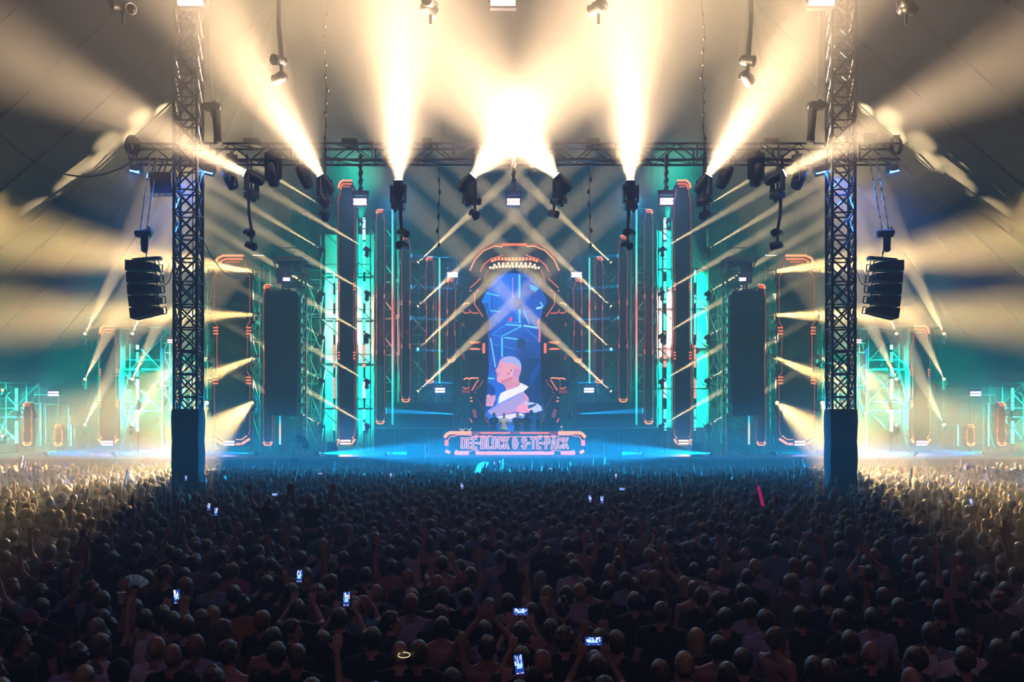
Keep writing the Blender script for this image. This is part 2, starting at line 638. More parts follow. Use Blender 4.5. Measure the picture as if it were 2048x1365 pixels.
# ---------------------------------------------------------------- strobes: one housing, two bright bars
def strobe(px, py, Z, w, label, glowmat, ltcol, E, drop=None, stand=None, group='strobe lamps of the stage', wide=150):
    p = P(px, py, Z)
    t = thing('strobe_lamp', label, 'stage lamp', p, group)
    h = w * .6
    obj('housing', MB().box((0, .12 * w + .05, h * .14), (w, .24 * w, h * 1.25)).box((0, .3 * w + .05, h * .14), (w * .8, .12 * w, h * .9)), M['black'], t)
    for s in (-1, 1):
        obj('light_bar', MB().box((0, -.01, s * h * .22), (w * .94, .12, h * .26)), glowmat, t)
    br = MB()
    for s in (-1, 1):
        br.box((s * w * .54, .1, h * .45), (.03 + w * .03, .06, h * 1.2))
    br.box((0, .1, h * 1.05), (w * 1.15, .07, .06))
    obj('bracket', br, M['black'], t)
    if drop is not None:
        d = MB().box((0, .1, h * 1.3), (w * 1.25, .09, .09)).tube((0, .1, h * 1.0), (0, .1, drop - p.z), .05, 7)
        for k in range(5):
            d.tube((-.02, .1, h * 1.4 + (drop - p.z) * k / 6), (.03, .1, h * 1.4 + (drop - p.z) * k / 6 + .16), .075, 7)
        obj('drop_pipe', d, M['black'], t)
    if stand is not None:
        obj('clamp', MB().tube((0, .2, 0), Vector(stand) - p, .04, 6), M['black'], t)
    if E:
        lamp_light('AREA', p + Vector((0, -.12, 0)), E, ltcol, (0, -1, -.15), size=(w, h * .7), spread=math.radians(wide))
    return t


for px, py, m in ((720, 404, 'violet'), (1027, 404, 'strobe_red'), (1333, 403, 'violet')):
    strobe(px, py, 28.0, .44, 'strobe with %s bars hung on a pipe under the %s of the front truss' % ('pink-white' if m == 'strobe_red' else 'violet-white', 'middle' if abs(px - 1027) < 9 else side_word(px) + ' half'),
           M[m], (.4, .45, 1), 1800, drop=zb, group='strobes hung under the front truss')
for px in (381, 1006, 1643):
    strobe(px, -1, 27.0, .84, 'large strobe glowing pink at the top edge of the picture, %s' % ('over the middle' if 900 < px < 1100 else 'by the %s tower' % side_word(px)),
           M['strobe_red'], (1, .6, .55), 900, drop=25.6, group='big strobes high in the roof')

# ---------------------------------------------------------------- drop pipes with pairs of par cans
PC = MB().lathe([(.05, .0), (.13, .03), (.15, .12), (.15, .4), (.165, .42), (.165, .44), (.13, .44), (.12, .3)], 12).mesh('par_can', True)


def par_drop(pts, Z, label, r=.05, s=1.0, seed=0, cans=((0, .0), (0, -.5)), open_top=None):
    "a pipe or cloth-wrapped cable ending in two par lamps"
    q = [P(a, b, Z) for a, b in pts]
    if open_top is not None:
        q[0] = Vector((q[0].x, q[0].y, open_top))
    end = q[-1]
    t = thing('par_lamp_drop', label, 'hanging lamps', end, 'par lamps on drop pipes')
    pm = MB()
    pm.path([v - end for v in q], r, 7)
    pm.path([v - end + Vector((.6 * r, -.5 * r, 0)) for v in q], r * .5, 5)
    pm.tube((0, 0, 0), (0, 0, -.62 * s), r * .8, 7)
    obj('drop_pipe', pm, M['black'], t)
    rr = random.Random(seed)
    for k, (dx, dz) in enumerate(cans):
        d = Vector((rr.uniform(-1, 1), rr.choice((-1, 1)) * rr.uniform(.5, 1), rr.uniform(-.55, .1))).normalized()
        c = Vector((dx + rr.uniform(-.06, .06), -.05, dz * s - .1))
        can = obj('par_can', PC, M['black'], t, c - d * .2 * s, d.to_track_quat('Z', 'Y'), s)
        obj('clamp', MB().box(c + Vector((0, .02, .08)), (.16 * s, .12, .1)).tube(c + Vector((-.2 * s, 0, .06)), c + Vector((.2 * s, 0, .06)), .022, 6)
            .tube(c + Vector((-.2 * s, 0, .06)), c + Vector((-.2 * s, 0, -.06)), .03, 5).tube(c + Vector((.2 * s, 0, .06)), c + Vector((.2 * s, 0, -.06)), .03, 5), M['black'], t)
        lp = MB()
        for i in range(10):
            a0, a1 = 2.6 * i / 10, 2.6 * (i + 1) / 10
            f = lambda a: c + Vector((.02 + .22 * s * math.sin(a), -.1, .12 * s - .3 * s * a / 2.6))
            lp.tube(f(a0), f(a1), .012, 4)
        obj('cable', lp, M['cable'], t)
    return t


for sg in (1, -1):
    X = (lambda p: p) if sg > 0 else SYM
    w = 'left' if sg > 0 else 'right'
    par_drop([(X(553), 0), (X(558), 50), (X(563), 116)], 26.5, 'thick wrapped pipe hanging from the roof with two par lamps, %s of the middle' % w, .085, 1.05, 3 + sg, open_top=25.8)
    par_drop([(X(494), 352), (X(498), 430), (X(503), 460)], 28.1, 'slanting thin pipe with par lamps nearest the %s tower' % w, .05, .85, 5 + sg, open_top=zb)
    par_drop([(X(648), 372), (X(649), 398)], 27.9, 'short pipe with par lamps under the second beam lamp, %s half' % w, .055, .85, 9 + sg, open_top=zb)
    par_drop([(X(798), 372), (X(801), 430), (X(803), 460)], 28.0, 'long pipe with par lamps below the third beam lamp, %s half' % w, .055, .85, 14 + sg, open_top=zb)
    par_drop([(X(950), 362), (X(950), 398)], 28.0, 'short pipe with par lamps below the innermost beam lamp, %s half' % w, .055, .8, 21 + sg, open_top=zb)
    par_drop([(X(246), 0), (X(246), 4)], 25.5, 'par lamp hanging into the top edge of the picture, outer %s' % w, .06, 1.1, 30 + sg, cans=((0, 0), (.1, -.1)), open_top=25.0)
    par_drop([(X(860), 0), (X(861), 4)], 25.5, 'par lamp hanging into the top edge of the picture, inner %s' % w, .06, 1.1, 40 + sg, cans=((0, 0), (-.1, -.1)), open_top=25.4)

# thin lighting strings with small clips
def light_string(pts, Z, label, seed, open_top=None):
    rr = random.Random(seed)
    q = []
    for (a, b), (c, d) in zip(pts, pts[1:]):
        n = max(2, int(abs(d - b) / 12))
        for k in range(n):
            q.append(P(a + (c - a) * k / n + rr.uniform(-1, 1), b + (d - b) * k / n, Z))
    q.append(P(*pts[-1], Z))
    if open_top is not None:
        q[0].z = open_top
    t = thing('light_string', label, 'cable', q[-1], 'bulb strings hanging from the roof')
    obj('cable', MB().path([v - q[-1] for v in q], .016, 4), M['cable'], t)
    for k in range(2, len(q) - 1, 2):
        v = q[k] - q[-1] + Vector((rr.uniform(-.06, .06), 0, 0))
        obj('bulb', MB().lathe([(.015, 0), (.04, -.03), (.045, -.1), (.012, -.16)], 6, None, v).tube(v, q[k] - q[-1] + Vector((0, 0, .06)), .012, 4), M['black'], t)


for sg in (1, -1):
    X = (lambda p: p) if sg > 0 else SYM
    w = 'left' if sg > 0 else 'right'
    light_string([(X(655), 0), (X(650), 60), (X(653), 200), (X(649), 320)], 27.2, 'thin knotted bulb string from the roof, %s of the middle' % w, 5 + sg, 25.6)
    light_string([(X(879), 330), (X(878), 430), (X(877), 500)], 29.0, 'thin bulb string below the truss beside the innermost beam lamp, %s half' % w, 8 + sg, zb)

# ---------------------------------------------------------------- hoists, flown case, small speaker arrays
def chain(mb, a, b, r=.02):
    mb.tube(a, b, r, 5)
    a, b = Vector(a), Vector(b)
    n = max(2, int((b - a).length / .35))
    for k in range(n):
        c = a + (b - a) * (k + .5) / n
        mb.box(c, (r * 3.2, r * 2.2, .08))
    return mb


for sg, px, py in ((1, 423, 214), (-1, 1634, 212)):
    p = P(px, py, 27.6)
    w = side_word(px)
    t = thing('chain_hoist', 'dark chain hoist with hanging chain bag beside the %s tower above the truss' % w, 'hoist', p)
    obj('motor', MB().box((0, 0, 0), (.42, .26, .22)).lathe([(.1, -.32), (.12, -.3), (.12, .3), (.1, .32)], 10, (1, 0, 0)).tube((.1, 0, .1), (.1, 0, .22), .05), M['black'], t)
    bg = MB()
    sx = .14 * sg
    bg.lathe([(.05, 0), (.15, -.02), (.14, -.35), (.12, -.8), (.14, -1.08), (.1, -1.14)], 10, None, (sx, 0, -.1))
    obj('chain_bag', bg, M['cloth'], t, rot=(0, -.06 * sg, 0))
    ch = MB()
    chain(ch, (0, 0, .15), (-.28 * sg, 0, 25.2 - p.z))
    chain(ch, (-.05, 0, -.1), (-.05, .9, zt - p.z))
    obj('chain', ch, M['metal'], t)

p = P(322, 369, 28.3)
t = thing('dimmer_case', 'black equipment case slung under the left truss end', 'case', p)
R = Matrix.Rotation(-.12, 3, 'Y') @ Matrix.Rotation(.35, 3, 'Z')
obj('case_shell', MB().box((0, 0, 0), (.66, .5, .6), R).box(R @ Vector((0, 0, .31)), (.7, .54, .05), R).box(R @ Vector((0, 0, -.31)), (.7, .54, .05), R), M['black'], t)
sl = MB()
for s in (-1, 1):
    sl.tube(R @ Vector((s * .28, 0, .3)), (s * .35, .4, zb - p.z + .05), .025).tube(R @ Vector((s * .1, 0, .3)), (s * .06, .4, zb - p.z + .05), .025)
obj('sling', sl, M['cable'], t)
lb = MB()
for k in range(3):
    lb.box(R @ Vector((-.2 + .2 * k, -.03, -.345)), (.15, .3, .02), R)
obj('foot_plate', lb, M['metal'], t)

for sg in (1, -1):
    X = (lambda a: a) if sg > 0 else SYM
    w = 'left' if sg > 0 else 'right'
    p = P(X(294), 522, 27.4)
    t = thing('speaker_array', 'small curved array of five black speakers flown outside the %s tower' % w, 'speaker', p, 'delay speaker arrays')
    R = Matrix.Rotation(-sg * .08, 3, 'Y')
    bm = MB().box((0, 0, .05), (.9, .22, .1), R)
    for k in range(9):
        bm.box(R @ Vector((-.4 + .1 * k, -.12, .06)), (.05, .03, .04), R)
    obj('flying_frame', bm, M['metal'], t)
    z, x = -.02, -.12 * sg
    for k in range(5):
        tilt = -sg * (-.02 + .045 * k)
        Rk = Matrix.Rotation(tilt, 4, 'Y')
        hL, hR = (.34, .2)
        pr = [(-.46, -hL / 2), (.40, -hR / 2), (.40, hR / 2), (-.46, hL / 2)]
        if sg < 0:
            pr = [(-a, b) for a, b in pr]
        c = MB().prism(pr, -.3, .3)
        z -= .17
        o = obj('speaker_cabinet', c, M['cone'], t, (x, 0, z), (0, tilt, 0))
        fr = MB()
        for yy in (-.28, .28):
            e = sg * .40
            fr.ribbon([(e, -.1), (e + sg * .1, -.09), (e + sg * .1, .12), (e, .13)], .03, yy, .03)
        obj('rigging_bracket', fr, M['black'], o)
        z -= .195
        x += sg * .035
    hp = P(X(287), 470, 27.4) - p
    ch = MB()
    chain(ch, (0, 0, .1), hp + Vector((0, 0, -.1)))
    for s in (-1, 1):
        chain(ch, hp + Vector((s * .1, 0, .1)), Vector((hp.x + s * .12 - .05, .9, zb - p.z)))
    obj('chain', ch, M['metal'], t)
    mo = obj('hoist_motor', MB().box(hp, (.42, .22, .18)).lathe([(.09, -.27), (.11, -.25), (.11, .25), (.09, .27)], 10, (1, 0, .1), hp + Vector((0, 0, .06))).tube(hp + Vector((.14, 0, .1)), hp + Vector((.2, 0, .26)), .035), M['black'], t)
    obj('chain_bag', MB().lathe([(.05, -.02), (.11, -.05), (.12, -.3), (.1, -.52), (.05, -.56)], 10, None, hp + Vector((.04, -.02, 0))), M['cloth'], t)
    cb = MB()
    pts = []
    a, b = Vector((sg * .4, -.1, .0)), P(X(353), 500, 27.5) - p
    for k in range(13):
        u = k / 12
        q = a.lerp(b, u)
        q.z -= 1.1 * math.sin(PI * u) * (1 - .3 * u)
        pts.append(q)
    obj('cable', cb.path(pts, .014, 4), M['cable'], t)

# small floodlights standing on the right truss end, clutter on both ends
for i, px in enumerate((1740, 1701)):
    p = P(px, 277, 28.9)
    t = thing('flood_lamp', 'unlit tilted floodlight standing on the right truss end, %s one' % ('outer' if i == 0 else 'inner'), 'lamp', p)
    obj('housing', MB().prism([(-.2, .12), (.2, .12), (.16, -.12), (-.16, -.12)], -.1, .1).box((0, 0, .13), (.46, .26, .03)), M['black'], t)
    obj('bracket', MB().box((0, 0, -.2), (.2, .1, .04)).tube((0, 0, -.12), (0, 0, zt - p.z), .03), M['black'], t)
for px, w in ((272, 'left'), (1786, 'right')):
    p = P(px, 290, 28.9)
    t = thing('cable_drum', 'coiled cable bundle tied to the %s end of the truss' % w, 'cable', p)
    cb = MB()
    for k in range(6):
        pts = [Vector((.16 * math.cos(a) + .03 * k - .08, -.3 + .02 * k, -.1 + .3 * math.sin(a))) for a in [2 * PI * i / 12 for i in range(13)]]
        cb.path(pts, .02, 4)
    obj('coil', cb, M['cable'], t)
    obj('tie', MB().box((0, -.28, .2), (.2, .1, .06)).tube((0, -.28, .2), (0, -.3, zt - p.z), .02), M['cloth'], t)

# slack cables in the air
def slack(a, b, sag, label, r=.02, n=20):
    pts = []
    for k in range(n + 1):
        u = k / n
        q = a.lerp(b, u)
        q.z -= sag * 4 * u * (1 - u)
        pts.append(q - a)
    o = obj('slack_cable', MB().path(pts, r, 5), M['cable'], loc=a)
    tag(o, label, 'cable')


slack(P(-30, 235, 27), P(268, 322, 28.6), 1.1, 'slack cable sagging from the left picture edge to the left truss end', .03)
slack(P(400, 470, 27.9), P(505, 541, 42), .9, 'thin cable hanging from the left tower to the gold lamps behind')
# ---------------------------------------------------------------- stage platform
DECK = 2.05
st = thing('stage_platform', 'long dark stage platform across the whole tent behind the crowd', 'stage', (0, 41.2, 0))
obj('stage_deck', MB().box((0, 4.75, DECK - .12), (54, 9.5, .24)), M['wood'], st)
for k in range(24):                                       # pleated front cloth, one drop per bay
    x0 = -27 + 54 * k / 24
    dm = MB()
    n = 16
    for i in range(n + 1):
        x = x0 + 54 / 24 * i / n
        y = .03 * (i % 2)
        dm.v += [Vector((x, y, 0)), Vector((x, y, DECK - .24))]
    for i in range(n):
        dm.f.append((2 * i, 2 * i + 2, 2 * i + 3, 2 * i + 1))
    obj('front_cloth', dm, M['cloth'], st)
obj('deck_edge', MB().box((0, -.03, DECK - .06), (54, .06, .1)), M['metal'], st)
# pleated black cloth hiding the risers either side of the booth
for sg in (1, -1):
    x0, x1 = P(738, 0, 46.5).x, P(905, 0, 46.5).x
    dz = P(0, 857, 46.5).z
    dm = MB()
    n = 44
    for i in range(n + 1):
        x = x0 + (x1 - x0) * i / n
        y = .07 * (i % 2)
        dm.v += [Vector((sg * x, 46.5 + y, DECK)), Vector((sg * x, 46.5 + y, dz))]
    for i in range(n):
        dm.f.append((2 * i, 2 * i + 2, 2 * i + 3, 2 * i + 1))
    w = 'left' if sg > 0 else 'right'
    t = thing('stage_riser', 'black pleated riser %s of the booth' % w, 'riser', (0, 0, 0))
    obj('pleated_cloth', dm, M['cloth'], t)
    obj('riser_deck', MB().box((sg * (x0 + x1) / 2, 47.6, (dz + DECK) / 2 - .02), (x1 - x0, 2.0, dz - DECK - .04)), M['wood'], t)
    obj('deck_rail', MB().tube((sg * x0, 46.46, dz), (sg * x1, 46.46, dz), .025), M['metal'], t)
    # dark masking flat between riser and the pylons above
    a, b = P(742, 806, 46.75), P(905, 857, 46.75)
    t = thing('masking_flat', 'plain dark masking flat above the %s riser' % w, 'stage flat', (sg * (a.x + b.x) / 2, 46.75, dz))
    obj('flat_sheet', MB().box((0, 0, (a.z - dz) / 2), (b.x - a.x, .08, a.z - dz)), M['cloth'], t)
    obj('flat_frame', MB().box((0, -.06, a.z - dz), (b.x - a.x, .06, .06)).box((-(b.x - a.x) / 2, -.06, (a.z - dz) / 2), (.06, .06, a.z - dz)).box(((b.x - a.x) / 2, -.06, (a.z - dz) / 2), (.06, .06, a.z - dz)), M['black'], t)

RISER = dz


def mount(t, x, y0, y1, z0, z1, zs):
    "a rail up the scaffold behind a hung thing, with arms to it; all in the thing's own frame"
    m = MB().tube((x, y1, z0), (x, y1, z1), .03, 6)
    for z in zs:
        m.tube((x, y0, z), (x, y1, z), .025, 5)
    obj('mount_rail', m, M['black'], t)


# ---------------------------------------------------------------- pylons
def pylon(px0, px1, yt, yb, Z, label, detail=2, dotted=True):
    a, b = P(px0, yb, Z), P(px1, yt, Z)
    w, h = b.x - a.x, b.z - a.z
    t = thing('light_pylon', label, 'pylon', ((a.x + b.x) / 2, Z, a.z), 'dark pylons with orange light lines')
    D = .55 * min(w, 1.6)
    c = min(w, 1.1)
    pr = [(-.36 * w, 0), (.36 * w, 0), (.5 * w, .5 * c), (.5 * w, .38 * h), (.44 * w, .395 * h), (.44 * w, .63 * h), (.5 * w, .645 * h), (.5 * w, h - .95 * c), (.38 * w, h - .72 * c), (.38 * w, h - .3 * c), (.24 * w, h), (-.24 * w, h)]
    pr += [(-x, z) for x, z in pr[2:10]][::-1]
    obj('shell', MB().prism(pr, 0, D), M['pylon'], t)
    inner = [(-.27 * w, .4 * c), (.27 * w, .4 * c), (.33 * w, .8 * c), (.33 * w, h - 1.1 * c), (.25 * w, h - .75 * c), (-.25 * w, h - .75 * c), (-.33 * w, h - 1.1 * c), (-.33 * w, .8 * c)]
    obj('front_plate', MB().prism(inner, -.05, .0), M['pylon'], t)
    lw = max(.028, .034 * min(w, 1.2))
    for s in (-1, 1):
        ln = MB()
        path = [(.40 * w, .55 * c), (.43 * w, .75 * c), (.43 * w, .37 * h), (.37 * w, .385 * h), (.37 * w, .635 * h), (.43 * w, .65 * h), (.43 * w, h - 1.0 * c), (.32 * w, h - .74 * c), (.32 * w, h - .4 * c)]
        for i, (u, v) in enumerate(zip(path, path[1:])):
            L = math.hypot(v[0] - u[0], v[1] - u[1])
            if dotted and L > 1.2 and (i in (1, 5) or (i == 3 and s * (1 if a.x < 0 else -1) > 0)):
                n = int(L / (lw * 2.6))
                for k in range(n):
                    q = (k + .5) / n
                    ln.box((s * (u[0] + (v[0] - u[0]) * q), -.06, u[1] + (v[1] - u[1]) * q), (lw * .8, .03, lw * 1.2))
            else:
                ln.ribbon([(s * u[0], u[1]), (s * v[0], v[1])], lw * .7, -.06, .03)
        obj('outline_light', ln, M['outline'], t, kind='stuff' if dotted and h > 5 else None)
    sd = -1 if a.x < 0 else 1
    cr = MB().ribbon([(sd * .42 * w, h - .34 * c), (sd * .36 * w, h - .12 * c), (sd * .22 * w, h + .01), (-sd * .26 * w, h + .01)], .09 * c, -.02, .06)
    obj('crown_light', cr, M['orange_hot'], t)
    cr = MB().ribbon([(sd * .30 * w, h - .42 * c), (sd * .26 * w, h - .24 * c), (sd * .16 * w, h - .16 * c), (-sd * .24 * w, h - .16 * c)], .07 * c, -.03, .05)
    for k in range(5):
        cr.box((-.14 * w + .07 * w * k, -.03, h - .30 * c), (.04 * w, .05, .05 * c))
    obj('crown_light', cr, M['orange'], t)
    for s in (-1, 1):
        for zz in (.33, .59):
            v = MB()
            for k in range(3):
                v.box((s * .4 * w, -.06, zz * h + k * .16 * min(c, 1)), (.12 * w, .04, .07 * min(c, 1)))
            obj('vent_light', v, M['orange'], t)
    ft = MB().box((0, -.1, .10 * c), (.42 * w, .1, .11 * c))
    for s in (-1, 1):
        ft.ribbon([(s * .25 * w, .12 * c), (s * .42 * w, .34 * c)], .1 * c, -.1, .08)
    ft.ribbon([(-.36 * w, .5 * c), (-.24 * w, .32 * c), (.24 * w, .32 * c), (.36 * w, .5 * c)], .04 * c, -.08, .04)
    obj('foot_light', ft, M['orange_hot'], t)
    if yb < 860:
        zs_ = 47.0 if px0 in (751, SYM(771)) else 47.7
        mount(t, 0, D, zs_ - .05 - Z, RISER - a.z, h * .95, (h * .2, h * .8)) if yb > 720 and h > 2.2 else None
    return t


PY = [(674, 713, 362, 893, 44.6, 'tallest pylon'), (751, 771, 420, 850, 45.6, 'second tallest pylon'), (802, 822, 472, 806, 46.0, 'third pylon towards the booth'), (851, 869, 515, 768, 46.4, 'fourth pylon towards the booth'), (893, 912, 558, 726, 46.7, 'shortest hanging pylon next to the portal'),
      (526, 547, 570, 893, 43.8, 'slim pylon behind the big speaker wall'), (424, 506, 512, 893, 44.6, 'broadest pylon'), (196, 240, 653, 893, 46.5, 'outer tall pylon'), (345, 362, 690, 893, 46.0, 'slim pylon behind the tower foot'), (109, 127, 850, 893, 46.5, 'shortest pylon on the deck'), (46, 66, 806, 893, 46.5, 'outermost pylon')]
for x0, x1, yt, yb, Z, nm in PY:
    for sg in (1, -1):
        a, b = (x0, x1) if sg > 0 else (SYM(x1), SYM(x0))
        pylon(a, b, yt, yb, Z, '%s with orange light lines, %s half of the stage' % (nm, 'left' if sg > 0 else 'right'))

# ---------------------------------------------------------------- scaffold towers
def scaffold(px0, px1, yt, yb, Z, label, levels, depth=1.2, fabric=None, r=.035, diag=True):
    base = DECK
    if 735 < px0 < SYM(735):                              # the inner ones stand on the risers
        base, depth = RISER, .5
    a, b = P(px0, yb, Z), P(px1, yt, Z)
    w, h = b.x - a.x, b.z - base
    t = thing('scaffold_tower', label, 'scaffold', ((a.x + b.x) / 2, Z, base), 'scaffold towers of the stage set')
    for sx in (-.5, .5):
        for y in (0, depth):
            obj('post', MB().tube((sx * w, y, 0), (sx * w, y, h), r, 6), M['scaffold'], t)
    dz = h / levels
    lm, dm = MB(), MB()
    for y in (0, depth):
        lm.tube((-w / 2, y, 0), (w / 2, y, 0), r * .8, 5)
    for s in (-.5, .5):
        lm.tube((s * w, 0, 0), (s * w, depth, 0), r * .8, 5)
    lm.tube((-w / 2, -.01, .5), (w / 2, -.01, .5), r * .55, 5)
    dm.tube((-w / 2, 0, dz), (w / 2, 0, 0), r * .8, 5).tube((-w / 2, depth, 0), (w / 2, depth, dz), r * .8, 5)
    for s in (-.5, .5):
        dm.tube((s * w, 0, 0), (s * w, depth, dz), r * .7, 5)
    lm, dm = lm.mesh('ledger_frame'), dm.mesh('diagonal_brace')
    fm = None
    if fabric:
        fm = MB()
        n = 5
        for i in range(n + 1):
            for j in range(5):
                fm.v.append(Vector((-w / 2 + w * i / n, depth - .08 + .05 * math.sin(i * 2.2 + j), .06 + (dz - .12) * j / 4)))
        for i in range(n):
            for j in range(4):
                fm.f.append((i * 5 + j, i * 5 + j + 1, i * 5 + j + 6, i * 5 + j + 5))
        fm = fm.mesh('fabric_panel', True)
    for k in range(levels + 1):
        obj('ledger_frame', lm, M['scaffold'], t, (0, 0, min(k * dz, h)))
        if k < levels:
            if diag:
                obj('diagonal_brace', dm, M['scaffold'], t, (0, 0, k * dz))
            if fabric:
                obj('fabric_panel', fm, fabric, t, (0, 0, k * dz))
    return t


SC = [(641, 741, 458, 893, 45.2, 'fabric backed scaffold round the tallest pylon', 5, M['fabric']),
      (742, 796, 418, 893, 47.0, 'open scaffold behind the second tallest pylon', 6, None),
      (797, 872, 520, 806, 47.7, 'low open scaffold between the pylons near the portal', 4, None),
      (873, 922, 575, 800, 47.7, 'scaffold beside the portal wall', 4, None),
      (612, 640, 560, 893, 46.4, 'dim scaffold just outside the fabric backed tower', 5, None),
      (580, 607, 392, 893, 47.5, 'thin tall lattice tower far behind the speaker wall', 9, None),
      (505, 527, 530, 893, 44.6, 'scaffold inside the broadest pylon', 5, None),
      (398, 424, 530, 893, 45.2, 'scaffold outside the broadest pylon', 5, None),
      (240, 322, 655, 893, 46.6, 'scaffold with teal bars inside the outer tall pylon', 3, None),
      (172, 197, 655, 893, 46.4, 'narrow scaffold outside the outer tall pylon', 3, None),
      (327, 352, 705, 893, 47.0, 'low scaffold behind the tower foot', 3, None),
      (68, 115, 808, 893, 47.0, 'low frame between the two outermost pylons', 1, None),
      (128, 172, 850, 893, 47.0, 'lowest frame beside the shortest pylon', 1, None),
      (-14, 54, 765, 893, 47.2, 'scaffold at the picture edge', 2, None)]
for x0, x1, yt, yb, Z, nm, lv, fb in SC:
    for sg in (1, -1):
        a, b = (x0, x1) if sg > 0 else (SYM(x1), SYM(x0))
        scaffold(a, b, yt, yb, Z, '%s, %s half of the stage' % (nm, 'left' if sg > 0 else 'right'), lv, fabric=fb)

# ---------------------------------------------------------------- bars of broken teal light
def led_column(px, Z, segs, label, E, col=TEAL, w=.16):
    p = P(px, segs[-1][1], Z)
    z0 = p.z
    t = thing('led_light_bar', label, 'light bar', (p.x, Z, z0), 'broken LED bars on the scaffolds')
    top = P(px, segs[0][0], Z).z - z0
    obj('rail', MB().box((0, .1, (top + DECK - z0) / 2), (.1, .06, top - DECK + z0)).box((0, .25, top * .5), (.06, .3, .06)), M['black'], t)
    for a, b, m in segs:
        za, zb_ = P(px, a, Z).z - z0, P(px, b, Z).z - z0
        sm = MB()
        n = max(1, int((za - zb_) / .34))
        for k in range(n):
            zz = zb_ + (za - zb_) * (k + .5) / n
            sm.lathe([(w * .5, -(za - zb_) / n * .47), (w * .55, 0), (w * .5, (za - zb_) / n * .47)], 8, None, (0, 0, zz))
        obj('light_segment', sm, M[m], t)
    H_ = top
    n = max(1, round(H_ / 4.5))
    for k in range(n):
        zz = z0 + H_ * (k + .5) / n
        c = col
        if any(m == 'salmon_led' and P(px, a, Z).z > zz - 1.2 and P(px, b, Z).z < zz + 1.2 for a, b, m in segs) and n > 2:
            c = (1, .34, .24)
        lamp_light('AREA', (p.x, Z - .2, zz), E / n * .5, c, (0, -1, 0), size=(.3, H_ / n * .9), spread=2.2)
        lamp_light('AREA', (p.x, Z + .3, zz), E / n * (1.7 if c is col else .9), c, (0, 1, 0), size=(.3, H_ / n * .9))
        for s_ in (-1, 1):
            lamp_light('AREA', (p.x + s_ * .15, Z + .15, zz), E / n * 12, c, (s_, .25, 0), size=(.3, H_ / n * .9), spread=2.4)
    return t


T_, S_, N_ = 'teal_led', 'salmon_led', 'mint_led'
for sg in (1, -1):
    X = (lambda a: a) if sg > 0 else SYM
    w = 'left' if sg > 0 else 'right'
    led_column(X(728), 45.4, [(436, 480, N_), (484, 496, T_), (502, 544, T_), (563, 607, T_), (628, 662, T_), (690, 719, S_), (722, 735, S_), (764, 797, N_), (818, 840, T_), (846, 862, T_)], 'tall broken teal bar inside the tallest pylon, %s half' % w, 2900)
    led_column(X(668), 45.4, [(540, 566, T_), (590, 607, T_), (628, 670, T_), (690, 720, S_), (724, 736, S_), (755, 798, S_), (818, 862, T_)], 'broken bar half hidden outside the tallest pylon, %s half' % w, 2600, w=.11)
    led_column(X(275), 46.4, [(690, 700, N_), (704, 726, T_), (735, 754, T_), (758, 800, N_), (820, 864, N_)], 'broken bar on the scaffold inside the outer tall pylon, %s half' % w, 6500)
    led_column(X(33), 46.9, [(776, 822, T_), (842, 888, T_)], 'two part teal bar near the %s picture edge' % w, 3800)

# thin pixel tubes
gT, gR, gG = (.05, .95, .75), (1, .12, .08), (.12, 1, .45)
RG = [ramp_glow('pixel_tube_long', [(0, (.02, .6, .6)), (.2, gT), (.38, (1, .3, .3)), (.55, gR), (.66, (.5, .7, .5)), (.8, gT), (1, (.1, .6, 1))], 2.0),
      ramp_glow('pixel_tube_mid', [(0, (.05, .8, .6)), (.3, (.5, 1, .5)), (.5, (1, .5, .3)), (.62, gR), (.78, (.2, .9, .8)), (1, (.1, .8, .7))], 1.6),
      ramp_glow('pixel_tube_blue', [(0, (.3, .9, .8)), (.3, (1, .75, .4)), (.6, (1, .7, .5)), (.8, (.1, .8, .9)), (1, (.02, .35, 1))], 1.7),
      ramp_glow('pixel_tube_teal', [(0, gT), (.5, (.2, 1, .8)), (1, (.05, .7, .9))], 1.6)]
TU = [(785, 412, 850, 46.2, 0, 'long pixel tube between the two inner pylons and the riser'), (879, 516, 768, 46.9, 1, 'pixel tube beside the portal'), (612, 611, 876, 44.4, 2, 'pixel tube beside the big speaker wall'),
      (560, 832, 890, 44.4, 2, 'short pixel tube below the big speaker wall'), (325, 697, 893, 45.8, 2, 'pixel tube outside the king pole tower'), (382, 742, 830, 45.4, 3, 'pixel tube seen through the king pole tower'), (81, 806, 893, 46.3, 3, 'pixel tube beside the outermost pylon'), (142, 850, 893, 46.3, 3, 'shortest pixel tube at the stage end')]
for px, yt, yb, Z, r, nm in TU:
    for sg in (1, -1):
        x = px if sg > 0 else SYM(px)
        a, b = P(x, yb, Z), P(x, yt, Z)
        t = thing('pixel_tube', nm + ', ' + ('left' if sg > 0 else 'right') + ' half', 'light tube', a, 'thin upright pixel tubes')
        obj('glowing_tube', MB().tube((0, 0, 0), (0, 0, b.z - a.z), .05, 8), RG[r], t)
        obj('tube_clip', MB().box((0, .06, .1), (.12, .12, .08)).box((0, .06, b.z - a.z - .1), (.12, .12, .08)).box((0, .12, (b.z - a.z) / 2), (.05, .05, b.z - a.z)), M['black'], t)
        if 860 < yb < 893:
            obj('tube_stand', MB().box((0, .1, (DECK - a.z) / 2), (.06, .06, a.z - DECK)).box((0, .1, DECK - a.z + .015), (.3, .3, .03)), M['black'], t)
        if yb == 830:
            mount(t, 0, .1, .5, DECK - a.z, .4, (.2,))
        if yb < 860 and px in (785, 879):
            mount(t, 0, .1, (47.0 if px == 785 else 47.7) - .05 - Z, RISER - a.z, (b.z - a.z) * .95, ((b.z - a.z) * .15, (b.z - a.z) * .85))

